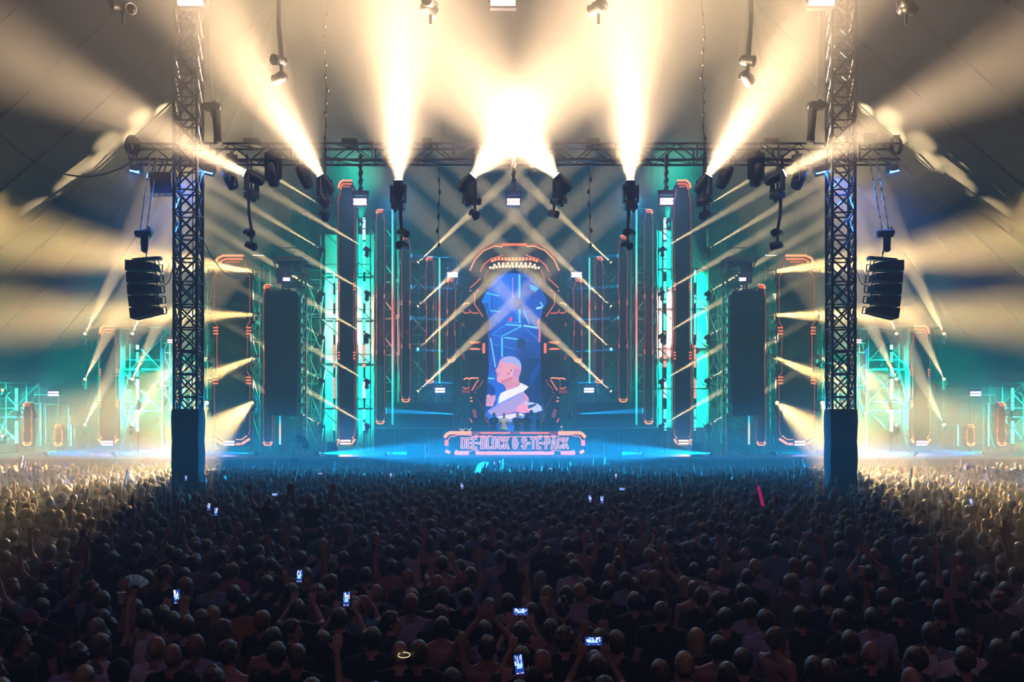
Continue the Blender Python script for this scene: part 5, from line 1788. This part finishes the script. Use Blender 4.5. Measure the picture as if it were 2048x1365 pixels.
R_ = -PI / 2
NOTE = [  # column, head x, head y, hair, hair colour, shirt, pose, woman, turn, mirrored
    (0, 120, 1120, 'q', 'k', 'k', 'd', 0, R_, 0), (0, 180, 1010, 'h', 'p', 'k', 'd', 0, 0, 0), (0, 245, 930, 's', 'k', 'k', 'd', 0, 0, 0), (0, 450, 1215, 'u', 'k', 'i', 'd', 0, 0, 0), (0, 590, 1150, 's', 'm', 'w', 'd', 0, -.5, 0), (0, 570, 1050, 'c', 'e', 'k', 'd', 0, -.4, 0),
    (0, 495, 1340, 'l', 'y', 'k', 'd', 1, 0, 0), (0, 700, 1310, 'h', 'k', 'k', 'd', 0, 0, 0), (0, 920, 1160, 'x', '', 'w', 'd', 0, 0, 0), (0, 1012, 1205, 'x', '', 'k', 'd', 0, 0, 0), (0, 1150, 1145, 'x', '', 'i', 'd', 0, 0, 0), (0, 1010, 1012, 's', 'k', 'i', 'd', 0, 0, 0), (0, 1090, 1035, 's', 'd', 'k', 'd', 0, 0, 0),
    (0, 850, 1000, 's', 'k', 'w', 'o', 0, 0, 0), (0, 1178, 995, 'l', 'm', 'k', 'd', 1, 0, 0), (0, 1245, 975, 'l', 'y', 'k', 'd', 1, 0, 0), (0, 1430, 915, 'n', 'd', 'o', 'd', 1, .1, 0), (0, 1258, 775, 's', 'd', 'b', 'd', 0, 0, 0), (0, 1400, 605, 's', 'd', 'n', 'd', 0, 0, 0), (0, 1040, 625, 's', 'k', 'n', 'd', 0, -.7, 0),
    (0, 970, 725, 's', 'k', 'n', 'd', 0, -1.4, 0), (0, 925, 745, 'l', 'y', 'k', 'd', 1, 0, 0), (0, 862, 755, 's', 'd', 'k', 'd', 0, 0, 0), (0, 600, 885, 's', 'm', 'k', 'd', 0, 0, 0), (0, 535, 830, 'u', 'r', 'b', 'd', 0, 0, 0), (0, 300, 880, 'h', 'k', 'k', 'r', 0, 0, 0), (0, 70, 805, 's', 'k', 'k', 'd', 0, R_, 0),
    (0, 130, 695, 'x', '', 'k', 'd', 0, R_, 0), (0, 280, 705, 'h', 'p', 'k', 'w', 0, 0, 0), (0, 30, 635, 's', 'd', 'k', 'd', 0, 0, 0), (0, 75, 515, 'u', 'd', 'k', 'd', 0, 0, 0), (0, 30, 560, 's', 'k', 'g', 'd', 0, 0, 0), (0, 400, 690, 's', 'd', 'k', 'r', 0, 0, 0), (0, 800, 590, 's', 'd', 'k', 'w', 0, 0, 0),
    (0, 1565, 790, 's', 'k', 'k', 'f', 0, 0, 0), (0, 1890, 560, 's', 'd', 'w', 'd', 0, 0, 0), (0, 1370, 850, 's', 'd', 'k', 'd', 0, 0, 1), (0, 1740, 935, 's', 'd', 'k', 'f', 0, 0, 0), (0, 1710, 1060, 's', 'k', 'k', 'd', 0, R_, 0), (0, 1600, 1110, 's', 'd', 'n', 'd', 0, 0, 0), (0, 1340, 1190, 's', 'd', 'n', 'd', 0, -.5, 0), (0, 1310, 1060, 's', 'm', 'k', 'd', 0, -.9, 0),
    (0, 1790, 740, 's', 'd', 'k', 'r', 0, 0, 0), (0, 1000, 600, 'c', 'd', 'k', 'd', 0, 0, 0), (0, 1620, 1200, 's', 'k', 'k', 'd', 0, 0, 0), (0, 1740, 1210, 'c', 'm', 'k', 'd', 0, 0, 0), (0, 1890, 1130, 'l', 'd', 'k', 'd', 1, 0, 0), (0, 660, 640, 's', 'd', 'k', 'd', 0, 0, 0), (0, 610, 540, 's', 'd', 'k', 'd', 0, -1.2, 0), (0, 1150, 650, 'l', 'm', 'k', 'd', 1, 0, 0), (0, 1080, 740, 's', 'k', 'k', 'd', 0, 0, 0), (0, 1940, 780, 's', 'k', 'k', 'd', 0, -.8, 0),
    (1, 230, 840, 'x', '', 'k', 'd', 0, 0, 0), (1, 155, 905, 'x', '', 'b', 'd', 0, -1.1, 0), (1, 590, 780, 'x', '', 'k', 'd', 0, -.5, 0), (1, 415, 745, 'x', '', 'k', 'o', 0, 0, 0), (1, 615, 1040, 'c', 'k', 'n', 'd', 0, 0, 0), (1, 368, 1190, 'x', '', 'k', 'd', 0, 0, 0), (1, 1205, 1240, 'x', '', 'k', 'd', 0, -.6, 0), (1, 1510, 1250, 'c', 'k', 'k', 'd', 0, 0, 0), (1, 1800, 750, 'x', '', 'k', 'd', 0, 0, 0),
    (1, 1230, 850, 'l', 'y', 'k', 'd', 1, 0, 0), (1, 1195, 760, 'l', 'e', 'k', 'd', 1, 0, 0), (1, 728, 1150, 'n', 'y', 'k', 'd', 1, 0, 0), (1, 605, 970, 's', 'm', 'k', 'd', 0, 0, 0), (1, 1020, 660, 'l', 'k', 'k', 'd', 1, 0, 0), (1, 1340, 850, 'l', 'd', 'k', 'd', 1, .3, 0), (1, 1392, 690, 's', 'd', 'w', 'd', 0, 0, 0), (1, 560, 500, 's', 'd', 'b', 'd', 0, 0, 0), (1, 870, 555, 's', 'd', 'b', 'd', 0, 0, 0),
    (1, 720, 600, 's', 'k', 'w', 'd', 0, 0, 0), (1, 955, 630, 's', 'm', 'i', 'd', 0, 0, 0), (1, 620, 860, 's', 'k', 'n', 'd', 0, 0, 0), (1, 860, 1070, 's', 'k', 'i', 'd', 0, 0, 0), (1, 890, 930, 's', 'd', 'k', 'd', 0, 0, 0), (1, 1000, 900, 's', 'k', 'w', 'r', 0, 0, 0), (1, 440, 870, 's', 'k', 'k', 'd', 0, 0, 0), (1, 320, 1010, 's', 'k', 'k', 'd', 0, R_, 0), (1, 760, 870, 's', 'k', 'k', 'd', 0, -.5, 0), (1, 730, 780, 'h', 'p', 'b', 'r', 0, 0, 0),
    (1, 320, 690, 's', 'd', 'p', 'r', 0, 0, 1), (1, 590, 640, 's', 'k', 'k', 'r', 0, 0, 1), (1, 1140, 960, 's', 'd', 'g', 'f', 0, 0, 0), (1, 1540, 1120, 's', 'k', 'k', 'f', 0, 0, 0), (1, 1330, 1110, 'u', 'm', 'k', 'd', 0, 0, 0), (1, 1635, 1130, 's', 'm', 'k', 'd', 0, 0, 0), (1, 1345, 560, 'u', 'k', 'k', 'd', 0, 0, 0), (1, 1740, 800, 'l', 'm', 'k', 'd', 1, 0, 0), (1, 1420, 840, 's', 'y', 'i', 'd', 0, 0, 0), (1, 1890, 1310, 's', 'm', 'k', 'd', 0, 0, 0), (1, 100, 920, 's', 'k', 't', 'f', 0, 0, 0), (1, 1080, 1230, 's', 'k', 'k', 'f', 0, 0, 0), (1, 1250, 1060, 's', 'd', 'p', 'd', 0, 0, 0),
    (1, 210, 1110, 's', 'k', 'k', 'd', 0, 0, 0), (1, 480, 1190, 's', 'm', 'k', 'd', 0, 0, 0), (1, 880, 1160, 's', 'd', 'n', 'k', 0, 0, 0), (1, 1580, 830, 's', 'd', 'k', 'd', 0, 0, 0), (1, 1690, 770, 's', 'd', 'b', 'd', 0, 0, 0), (1, 170, 735, 'c', 'k', 'k', 'd', 0, 0, 0), (1, 40, 640, 's', 'k', 'k', 'd', 0, -.4, 0), (1, 1740, 890, 's', 'd', 'k', 'd', 0, 0, 0),
    (2, 600, 580, 's', 'k', 'b', 'd', 0, 0, 0), (2, 1590, 525, 'x', '', 't', 'd', 0, 0, 0), (2, 420, 610, 'x', '', 'i', 'd', 0, -.4, 0), (2, 225, 740, 'x', '', 'w', 'd', 0, 0, 0), (2, 1150, 1190, 'x', '', 'k', 'd', 0, 0, 0), (2, 1385, 1350, 'x', '', 'k', 'd', 0, 0, 0), (2, 800, 700, 'x', '', 'i', 'r', 0, 0, 0), (2, 915, 740, 's', 'k', 'k', 'd', 0, 0, 0), (2, 1145, 730, 'u', 'k', 'k', 'k', 0, 0, 0), (2, 1455, 770, 's', 'd', 'k', 'r', 0, 0, 0),
    (2, 1600, 760, 's', 'd', 'p', 'd', 0, 0, 0), (2, 1870, 620, 's', 'd', 'b', 'r', 0, 0, 0), (2, 600, 1110, 's', 'm', 'n', 'd', 0, -1.2, 1), (2, 260, 1160, 's', 'k', 'n', 'd', 0, 0, 0), (2, 130, 1110, 'l', 'y', 'k', 'd', 1, 0, 0), (2, 740, 980, 's', 'd', 'k', 'd', 0, 0, 0), (2, 970, 1000, 's', 'd', 'k', 'd', 0, .8, 0), (2, 1160, 990, 's', 'k', 'i', 'd', 0, 0, 0), (2, 1410, 1230, 's', 'd', 'k', 'd', 0, .7, 0), (2, 1500, 1080, 's', 'm', 'w', 'd', 0, 0, 0), (2, 1700, 1130, 'u', 'k', 'w', 'd', 0, 0, 0), (2, 1560, 940, 's', 'd', 'k', 'd', 0, 0, 0),
    (2, 400, 840, 's', 'd', 'k', 'd', 0, 0, 0), (2, 445, 930, 's', 'k', 'i', 'd', 0, 0, 0), (2, 260, 900, 'u', 'k', 'k', 'd', 0, .9, 0), (2, 300, 990, 's', 'k', 'k', 'd', 0, 0, 0), (2, 530, 1000, 's', 'd', 'i', 'd', 0, 0, 0), (2, 60, 790, 'l', 'y', 'k', 'd', 1, 0, 0), (2, 160, 860, 's', 'd', 'k', 'd', 0, 0, 0), (2, 430, 750, 's', 'k', 'k', 'd', 0, 0, 0), (2, 1315, 930, 's', 'd', 'k', 'd', 0, 0, 0), (2, 1900, 890, 'u', 'r', 'g', 'd', 0, 0, 0), (2, 1900, 1180, 'l', 'm', 'k', 'd', 1, 0, 0), (2, 1700, 1230, 's', 'm', 'k', 'd', 0, 0, 0), (2, 60, 1260, 's', 'y', 'k', 'd', 0, 0, 0), (2, 310, 1320, 'c', 'd', 'k', 'd', 0, 0, 0), (2, 400, 1240, 's', 'k', 'k', 'd', 0, 0, 0), (2, 820, 1290, 's', 'k', 'k', 'd', 0, 0, 0), (2, 905, 1310, 's', 'm', 'k', 'd', 0, 0, 0), (2, 1480, 820, 's', 'k', 'v', 'd', 0, 0, 0), (2, 1940, 830, 's', 'd', 'w', 'w', 0, 0, 0), (2, 1770, 830, 's', 'd', 'k', 'r', 0, 0, 1), (2, 1835, 770, 's', 'd', 'k', 'd', 0, 0, 0), (2, 1030, 1130, 's', 'k', 'k', 'd', 0, 0, 0),
]
PH = {}
for k_, (col, cx, cy, hr, hc, sh, pose, fem, rot, mir) in enumerate(NOTE):
    h = .96 if fem else 1.0
    x, Z = at(col, cx, cy, h)
    PH[col, cx, cy] = person(x, Z, hr, hc, sh, pose, fem, rot + rng.uniform(-.12, .12), h, 0, None, bool(mir))

# two women riding on shoulders, each on her own carrier, and the one with the fan further off
RIDE = .62
for cx, cy, hr, hc, sh, nm, pose in ((1568, 300, 'p', 'k', 'k', 'woman with dark hair and black top riding on shoulders, arms spread wide', 'w'), (1820, 300, 'l', 'y', 'k', 'woman with long blond hair and black crop top riding on shoulders', 'w')):
    h = .95
    x, Z = at(0, cx, cy, h, RIDE)
    person(x, Z, hr, hc, sh, pose, 2, 0, h, RIDE, nm, group='women riding on shoulders')
    person(x, Z + .05, 's', 'd', 'k', 'd', 0, 0, 1.0, 0, 'person carrying the %s woman on the shoulders' % ('dark haired' if hr == 'p' else 'long blond haired'))
Zf = 37.5
xf = P(589, 0, Zf).x
person(xf, Zf, 'p', 'd', 'k', 'r', 2, 0, .95, RIDE + .1, 'far woman on shoulders before the stage swinging an open hand fan', group='women riding on shoulders')
person(xf, Zf + .05, 's', 'd', 'k', 'd', 0, 0, 1.05, 0, 'person carrying the far woman with the hand fan')

# the rest of the nearest people, row by row
row, Z = 0, 6.95
target = 284
while len(people) < target:
    half = .635 * Z
    x = -half + rng.uniform(0, .3)
    while x < half:
        xx, zz = x + rng.uniform(-.12, .12), Z + rng.uniform(-.16, .16)
        if all((xx - a) ** 2 + (zz - b) ** 2 > .50 ** 2 for a, b in spots) and len(people) < target:
            fem = 1 if rng.random() < .22 else 0
            if fem:
                hr, pose = rng.choice('lllpn'), rng.choice('ddddddr')
            else:
                hr, pose = rng.choice('ssssscquuxh'), rng.choice('ddddddddddddcrowf')
            person(xx, zz, hr, 'k' if hr == 'h' else rng.choice('kkkddddmmyr'), rng.choice('kkkkkkkkggvvviwbnp') if not fem else rng.choice('kkkkgvwp'), pose, fem, rng.gauss(0, .3), rng.uniform(.92, .98) if fem else rng.uniform(.96, 1.05), mirror=rng.random() < .5)
        x += .62
    Z += .6
ZMAX = Z

# labels: look first, then the row counted upwards from the lower edge and the place in it
rows = {}
for i, (o, x, Z, fct, lab) in enumerate(people):
    if not lab:
        rows.setdefault(int((Z - 6.6) / .85), []).append((x / Z, i))
for r, v in rows.items():
    v.sort()
    for n, (_x, i) in enumerate(v):
        o, x, Z, (hair, hc, sh, pose, fem), lab = people[i]
        hw = 'bald' if hair == 'x' else 'capped' if hair == 'h' else '%s-haired' % HCOL[hc][1].split()[-1]
        hs = '' if hair in 'xh' else HNAME[hair].replace('tied up', 'bun-').replace('swept up', 'quiffed') + ' '
        wear = SHIRT[sh][1]
        who = 'woman' if fem else 'man'
        look = {'x': 'bald ' + who, 'h': who + ' in cap'}.get(hair) or {'n': '%s-haired %s with hair tied up', 'p': '%s ponytailed %s'}.get(hair, HNAME[hair].replace('swept up', 'quiffed') + ' %s-haired %s') % (HCOL[hc][1].split()[-1], who)
        o['label'] = '%s, %s, %s from left, %s row from the bottom' % (look, wear, nth(n + 1), nth(r + 1))


# ---------------------------------------------------------------- the far mass of the crowd
def low_poly(arms, fem, hair, faces):
    mb, bones, sw = body_sdf(arms, fem, False, False)
    for s, k in ((-1, arms[0]), (1, arms[1])):
        sh_, e, w, h_ = arm_joints(k, s, sw)
        capsule(mb, w, h_ + (h_ - w) * .9, .04, .03)
    if hair == 'long':
        capsule(mb, (0, -.05, 1.68), (0, -.09, 1.4), .1, .09)
    elif hair != 'x':
        ellipsoid(mb, (0, -.022, 1.69), (.088, .106, .112))
    d = bake(mb, [('REMESH', dict(mode='VOXEL', voxel_size=.024)), ('DECIMATE', dict(ratio=faces / 7600))], 'far_person')
    n = len(d.polygons)
    V = np.empty(len(d.vertices) * 3, np.float32)
    d.vertices.foreach_get('co', V)
    V = V.reshape(-1, 3)
    d.calc_loop_triangles()
    T = np.empty(len(d.loop_triangles) * 3, np.int32)
    d.loop_triangles.foreach_get('vertices', T)
    T = T.reshape(-1, 3)
    cen = V[T].mean(axis=1)
    k, t = zones(cen, bones)
    z = np.zeros(len(T), int)                             # 0 skin, 1 shirt, 2 trousers, 3 hair
    z[np.isin(k, ('hip', 'thigh', 'calf', 'foot'))] = 2
    z[(k == 'trunk') & (cen[:, 2] > .9) | (k == 'upper') & (t < .55)] = 1
    hd = cen[:, 2] > (1.4 if hair == 'long' else 1.6)
    if hair != 'x':
        z[hd & (np.abs(cen[:, 0]) < .14) & ((cen[:, 1] < .02) | (cen[:, 2] > 1.75)) & (k != 'upper') & (k != 'fore')] = 3
    bpy.data.meshes.remove(d)
    return V, T, z


LOW = [low_poly(('down', 'down'), False, 's', 420), low_poly(('down', 'down'), False, 'x', 420), low_poly(('down', 'down'), True, 'long', 420), low_poly(('down', 'up'), False, 's', 520), low_poly(('wide', 'wide'), False, 's', 560), low_poly(('phone', 'phone'), False, 's', 520), low_poly(('chest', 'point'), False, 's', 520), low_poly(('down', 'up'), True, 'long', 520)]
nr = np.random.default_rng(8)
Vs, Ts, Cs, base = [], [], [], 0
Zr = ZMAX - .1
sk_ = np.array(SKINS)
hc_ = np.array([HCOL[k][0] for k in 'kkkddddmmyr'])
sc_ = np.array([SHIRT[k][0] for k in 'kkkkkkkkgggvvviwwbbpt'])
far_heads = []
while Zr < 39.4:
    half = min(.64 * Zr + .6, 27)
    x = -half + nr.uniform(0, .3)
    stepx = .56 if Zr > 24 else .60
    while x < half:
        xx, zz = x + nr.uniform(-.12, .12), Zr + nr.uniform(-.16, .16)
        bad = abs(abs(xx) - 10.75) < .75 and abs(zz - 28) < .75
        if not bad and Zr < 18:
            bad = any((xx - a) ** 2 + (zz - b) ** 2 < .5 ** 2 for a, b in spots)
        if abs(xx - xf) < .5 and abs(zz - Zf) < .5 or (abs(abs(xx) - 4.7) < .75 and zz > 39.4):
            bad = True
        if not bad:
            up_ = nr.random()
            pr = .07 if Zr < 26 else .11
            k = int(nr.choice((3, 4, 5, 6, 7), p=(.36, .14, .2, .2, .1))) if up_ < pr else int(nr.choice((0, 1, 2), p=(.72, .08, .2)))
            V, T, z = LOW[k]
            a = nr.normal(0, .35)
            s_ = nr.uniform(.93, 1.06)
            c, sn = math.cos(a), math.sin(a)
            mx = -1 if nr.random() < .5 else 1
            v = V * s_
            w = np.empty_like(v)
            w[:, 0] = (v[:, 0] * c - v[:, 1] * sn) * 1 + xx
            w[:, 1] = v[:, 0] * sn + v[:, 1] * c + zz
            w[:, 2] = v[:, 2]
            if mx < 0:
                w[:, 0] = 2 * xx - w[:, 0]
            Vs.append(w)
            Ts.append((T[:, ::-1] if mx < 0 else T) + base)
            base += len(V)
            pal = np.array([sk_[nr.integers(len(sk_))], sc_[nr.integers(len(sc_))], (.02, .02, .03), hc_[nr.integers(len(hc_))]])
            if nr.random() < .06:
                pal[1] = pal[0]
            Cs.append(pal[z])
            far_heads.append((xx, zz, k, s_))
        x += stepx
    Zr += .6
Vs, Ts, Cs = np.concatenate(Vs), np.concatenate(Ts), np.concatenate(Cs)
me = bpy.data.meshes.new('crowd')
me.vertices.add(len(Vs))
me.vertices.foreach_set('co', Vs.astype(np.float32).ravel())
me.loops.add(Ts.size)
me.loops.foreach_set('vertex_index', Ts.astype(np.int32).ravel())
me.polygons.add(len(Ts))
me.polygons.foreach_set('loop_start', np.arange(0, Ts.size, 3, dtype=np.int32))
me.update(calc_edges=True)
at_ = me.color_attributes.new('tint', 'FLOAT_COLOR', 'CORNER')
at_.data.foreach_set('color', np.concatenate([np.repeat(Cs, 3, axis=0), np.ones((Ts.size, 1))], axis=1).astype(np.float32).ravel())
me.shade_smooth()
crowd = obj('crowd', me, M['crowd'], kind='stuff')
crowd['label'] = 'dense far crowd of dancing people filling the floor up to the stage'

# ---------------------------------------------------------------- performers behind the booth
DJZ = 45.4
PF = DECK + .35
pf = thing('dj_platform', 'low black platform behind the booth under the performers', 'platform', (0, DJZ, DECK))
obj('platform_deck', MB().box((0, .2, .31), (5.2, 1.5, .08)), M['wood'], pf)
obj('platform_skirt', MB().box((0, -.5, .135), (5.2, .06, .27)), M['cloth'], pf)
for px, hr, hc, sh, pose, rot, nm in ((988, 's', 'k', 'k', 'd', PI + .3, 'man in black T-shirt with white chest mark, leftmost behind the booth'), (1008, 'x', '', 'w', 'c', PI, 'bald man in white T-shirt behind the booth, hand on chest'), (1035, 's', 'k', 'k', 'c', PI - .2, 'man in dark jacket looking down behind the booth'), (1053, 's', 'k', 'k', 'c', PI + .4, 'man in black T-shirt with pale print, right behind the booth'), (1077, 's', 'k', 'k', 'f', PI + 1.2, 'photographer raising a camera at the right side of the booth')):
    x = P(px, 0, DJZ).x
    q = person(x, DJZ - (.1 if sh == 'w' else 0), hr, hc, sh, pose, 0, rot, 1.02, PF, nm, group='performers behind the booth')
    if nm.startswith('man in black'):
        e = MB().box((.07, -.0, 0), (.08, .02, .1)).box((-.07 if 'pale' in nm else .07, 0, -.02), (.06, .02, .06))
        obj('shirt_print', e, M['metal'], q, (0, .155, 1.33))
    if 'photographer' in nm:
        cm = thing('camera_body', 'black camera held up by the photographer beside the booth', 'camera', (x - .36, DJZ - .12, PF + 1.72))
        obj('camera_shell', MB().box((0, 0, 0), (.16, .1, .13)).box((0, .02, .08), (.07, .07, .06)), M['black'], cm)
        obj('camera_lens', MB().lathe([(.045, 0), (.05, .03), (.05, .14), (.045, .14)], 10, (-1, -.3, 0), (-.06, -.02, 0)), M['black'], cm)

# ---------------------------------------------------------------- phones and things held in the crowd
def phone_screen(wide, rr):
    w, h = (.145, .068) if wide else (.068, .145)
    pol = [([(-w / 2, 0, -h / 2), (w / 2, 0, -h / 2), (w / 2, 0, h / 2), (-w / 2, 0, h / 2)], [(0, 1, 2, 3)], (.01, .03, .2))]
    L = 0
    for k in range(16):
        L -= .0001
        x, z = rr.uniform(-.42, .42) * w, rr.uniform(-.05, .42) * h
        a, b = rr.uniform(.02, .07) * w, rr.uniform(.05, .16) * h
        c = rr.choice(((.5, .7, 1), (.15, .35, 1), (.9, .9, 1), (.3, .5, .9), (1, .7, .5)))
        pol.append(([(x - a, L, z - b), (x + a, L, z - b), (min(x + a, w / 2), L, min(z + b, h / 2)), (x - a, L, min(z + b, h / 2))], [(0, 1, 2, 3)], c))
    pol.append(([(-w * .3, L - .0001, -h * .2), (w * .3, L - .0001, -h * .2), (w * .2, L - .0001, h * .05), (-w * .2, L - .0001, h * .05)], [(0, 1, 2, 3)], (.25, .5, 1)))
    for k in range(3):
        x = (-.28 + .28 * k) * w
        pol.append(([(x - .006, L - .0002, -h * .45), (x + .006, L - .0002, -h * .45), (x + .006, L - .0002, -h * .41), (x - .006, L - .0002, -h * .41)], [(0, 1, 2, 3)], (1, .1, .1) if k == 1 else (.8, .8, .9)))
    return pol


def phone(px, py, Z, wide, label, big=True, tilt=0):
    p = P(px, py, Z)
    t = thing('mobile_phone', label, 'phone', p, 'lit phones held up in the crowd', 0, 1.1)
    w, h = (.16, .078) if wide else (.078, .16)
    R = (-.25, tilt, 0)
    c = MB()
    k = .012
    c.prism([(-w / 2 + k, -h / 2), (w / 2 - k, -h / 2), (w / 2, -h / 2 + k), (w / 2, h / 2 - k), (w / 2 - k, h / 2), (-w / 2 + k, h / 2), (-w / 2, h / 2 - k), (-w / 2, -h / 2 + k)], 0, .009)
    obj('phone_case', c, M['black'], t, rot=R)
    s = tinted(phone_screen(wide, random.Random(int(px))), 'phone_screen', M['screen'], t, rot=R)
    s.location = Vector((0, -.003, 0))


PHN = [(599, 1153, 0, 'phone held upright above the crowd left of the middle filming the stage'), (693, 1199, 0, 'phone upright beside bald heads filming the portal'), (354, 1194, 0, 'small tilted phone behind the man in the light blue T-shirt'), (1041, 1224, 1, 'phone held sideways beside the big raised arm'), (1187, 1283, 1, 'phone held sideways low right of the middle'), (1038, 1330, 0, 'tall tilted phone at the lower edge filming the portal'),
       (550, 990, 1, 'small bright phone before the women on shoulders'), (432, 1024, 0, 'small phone above dark heads right of the left tower'), (418, 1014, 0, 'smaller dim phone beside the phone right of the left tower'), (782, 951, 0, 'far tilted phone left of the booth'), (924, 973, 0, 'far upright phone below the booth'), (1244, 979, 1, 'far phone held sideways with both hands right of the booth'), (1180, 998, 0, 'far phone with white picture right of the booth'), (1204, 1000, 0, 'far teal glowing phone right of the booth'), (1232, 953, 0, 'far phone with red light right of the booth'), (1942, 1005, 0, 'phone in the amber lit crowd at the right'), (640, 948, 1, 'tiny phone left of the far fan'), (372, 957, 0, 'dim phone beside the left tower foot'), (1102, 938, 1, 'tiny blue phone below the booth end'), (989, 927, 0, 'tiny white phone under the booth'), (999, 925, 0, 'tiny phone next to the one under the booth')]
for px, py, wide, nm in PHN:
    Z = F * (EYE - (2.0 if py < 1100 else 1.8)) / (py - YH)
    Z = min(Z, 38.5)
    phone(px, py, Z, wide, nm, tilt=-.15 if 'tilted' in nm else 0)

# arms' owners for the near phones stand just under them
for px, py, wide, nm in PHN[:6]:
    Z = F * (EYE - 1.8) / (py - YH)
    x = P(px, 0, Z).x
    o = person(x, Z - .40, 's', rng.choice('kd'), 'k', 'f', 0, 0, 1.0, 0, 'person holding up the ' + ' '.join(nm.replace('phone ', 'phone ').split()[:9]), group='people filming with phones')

t = thing('pink_stick', 'long bright pink inflatable stick held upright in the crowd', 'party stick', P(1526, 1012, 18.2))
a, b = P(1529, 1014, 18.2), P(1520, 977, 18.2)
obj('stick_tube', MB().tube((0, 0, 0), (b - a) * .96, .035, 8).lathe([(.035, 0), (.02, .04), (.005, .06)], 8, b - a, (b - a) * .96), glow('pink_glow', (.9, .02, .28), .45), t)
obj('stick_valve', MB().tube((b - a) * -.04, (0, 0, 0), .015, 6, .03), M['black'], t)


paper = mat('fan_paper', (.5, .52, .52), .8)
_tr = paper.node_tree.nodes.new('ShaderNodeBsdfTranslucent')
_tr.inputs[0].default_value = (.6, .62, .62, 1)
_mx = paper.node_tree.nodes.new('ShaderNodeMixShader')
_mx.inputs[0].default_value = .6
paper.node_tree.links.new(paper.node_tree.nodes['Principled BSDF'].outputs[0], _mx.inputs[1])
paper.node_tree.links.new(_tr.outputs[0], _mx.inputs[2])
paper.node_tree.links.new(_mx.outputs[0], paper.node_tree.nodes['Material Output'].inputs[0])


def fan(px, py, Z, r, a0, a1, label, m):
    p = P(px, py, Z)
    t = thing('hand_fan', label, 'fan', p)
    n = 12
    mb, rb = MB(), MB()
    for i in range(n + 1):
        a = math.radians(a0 + (a1 - a0) * i / n)
        y = .012 * (i % 2)
        mb.v += [Vector((.4 * r * math.cos(a), y, .4 * r * math.sin(a))), Vector((r * math.cos(a), y, r * math.sin(a)))]
        rb.tube((0, .01, 0), (r * math.cos(a), y + .012, r * math.sin(a)), .006, 4)
    for i in range(n):
        mb.f.append((2 * i, 2 * i + 1, 2 * i + 3, 2 * i + 2))
    obj('fan_leaf', mb, m, t)
    obj('fan_ribs', rb, M['black'], t)


fan(595.5, 893, Zf + .1, .5, 100, -20, 'open black hand fan swung by the far woman on shoulders', M['cloth'])
fan(969, 942, 34.5, .36, 60, 230, 'pale pleated hand fan raised below the booth', paper)
fan(268, 1185, 9.6, .2, 30, 150, 'open striped hand fan among heads at the lower left', paper)
q_ = P(268, 1185, 9.6)
person(q_.x - .207, 9.47, 's', 'k', 'k', 'r', 0, 0, .92, 0, 'dark person lifting the open striped hand fan at the lower left')

for px, py, nm, Zk in ((969, 1222, 'left', 9.15), (1104, 1222, 'right', 9.7)):
    t = thing('party_hat', 'pointed paper party hat with pompom on a dark head, %s one of two' % nm, 'hat', P(px, py, Zk) - Vector((0, 0, .0)))
    R = Matrix.Rotation(.1 if nm == 'left' else -.25, 3, 'Y')
    obj('hat_cone', MB().lathe([(.075, -.1), (.072, -.1), (.004, .1)], 14, R @ Vector((0, 0, 1))), mat('hat_paper_' + nm, (.35, .22, .28), .6, 0, .6, 40), t)
    obj('hat_pompom', MB().lathe([(.004, -.02), (.018, -.008), (.018, .008), (.004, .02)], 8, None, R @ Vector((0, 0, .11))), mat('pompom_' + nm, (.6, .1, .2), .9), t)
    obj('hat_string', MB().tube((.075, 0, -.1), (.085, 0, -.22), .003, 4).tube((-.075, 0, -.1), (-.085, 0, -.22), .003, 4), M['cable'], t)
    person(P(px, 0, Zk).x, Zk + .02, 's', 'k', 'k', 'd', 0, 0, (P(px, py, Zk).z - .09) / 1.785, 0, 'dark haired person wearing the %s pointed party hat' % nm)
x, Z = at(1, 372, 1190)
t = thing('glow_ring', 'thin glowing ring above a bald head at the lower edge', 'glow ring', P(808, 1311, Z - .13))
rg = MB()
rg.path([Vector((.055 * math.cos(a), .055 * math.sin(a) * .8, .012 * math.sin(a))) for a in [2 * PI * i / 24 for i in range(25)]], .005, 5)
obj('ring_tube', rg, glow('ring_glow', (.75, .72, .4), 1.0), t)
obj('ring_joint', MB().tube((-.06, 0, 0), (-.05, 0, 0), .008, 6), M['black'], t)
for cx, cy, nm in ((1840, 590, 'cup lit amber raised among heads at the right'), (1095, 712, 'clear cup between two raised hands right of the middle'), (710, 870, 'small cup of pale beer')):
    col = 0 if 'beer' in nm else 2
    px, py = (0, 674, 1348)[col] + cx / 2.926, 900 + cy / 2.926
    Z = F * (EYE - 1.95) / (py - YH)
    p = P(px, py, Z)
    t = thing('plastic_cup', nm, 'cup', p)
    obj('cup_wall', MB().lathe([(.03, -.06), (.042, .06), (.038, .06), (.028, -.055)], 12), mat('cup_plastic', (.75, .68, .45), .25), t)
    obj('cup_rim', MB().lathe([(.042, .058), (.045, .062), (.042, .066), (.038, .062)], 12), bpy.data.materials['cup_plastic'], t)
    person(p.x - .16, Z - .06, 's', 'k', 'k', 'r', 0, 0, .92, 0, 'dark person holding up the %s' % nm.split(' ', 0)[0], group='people holding cups')
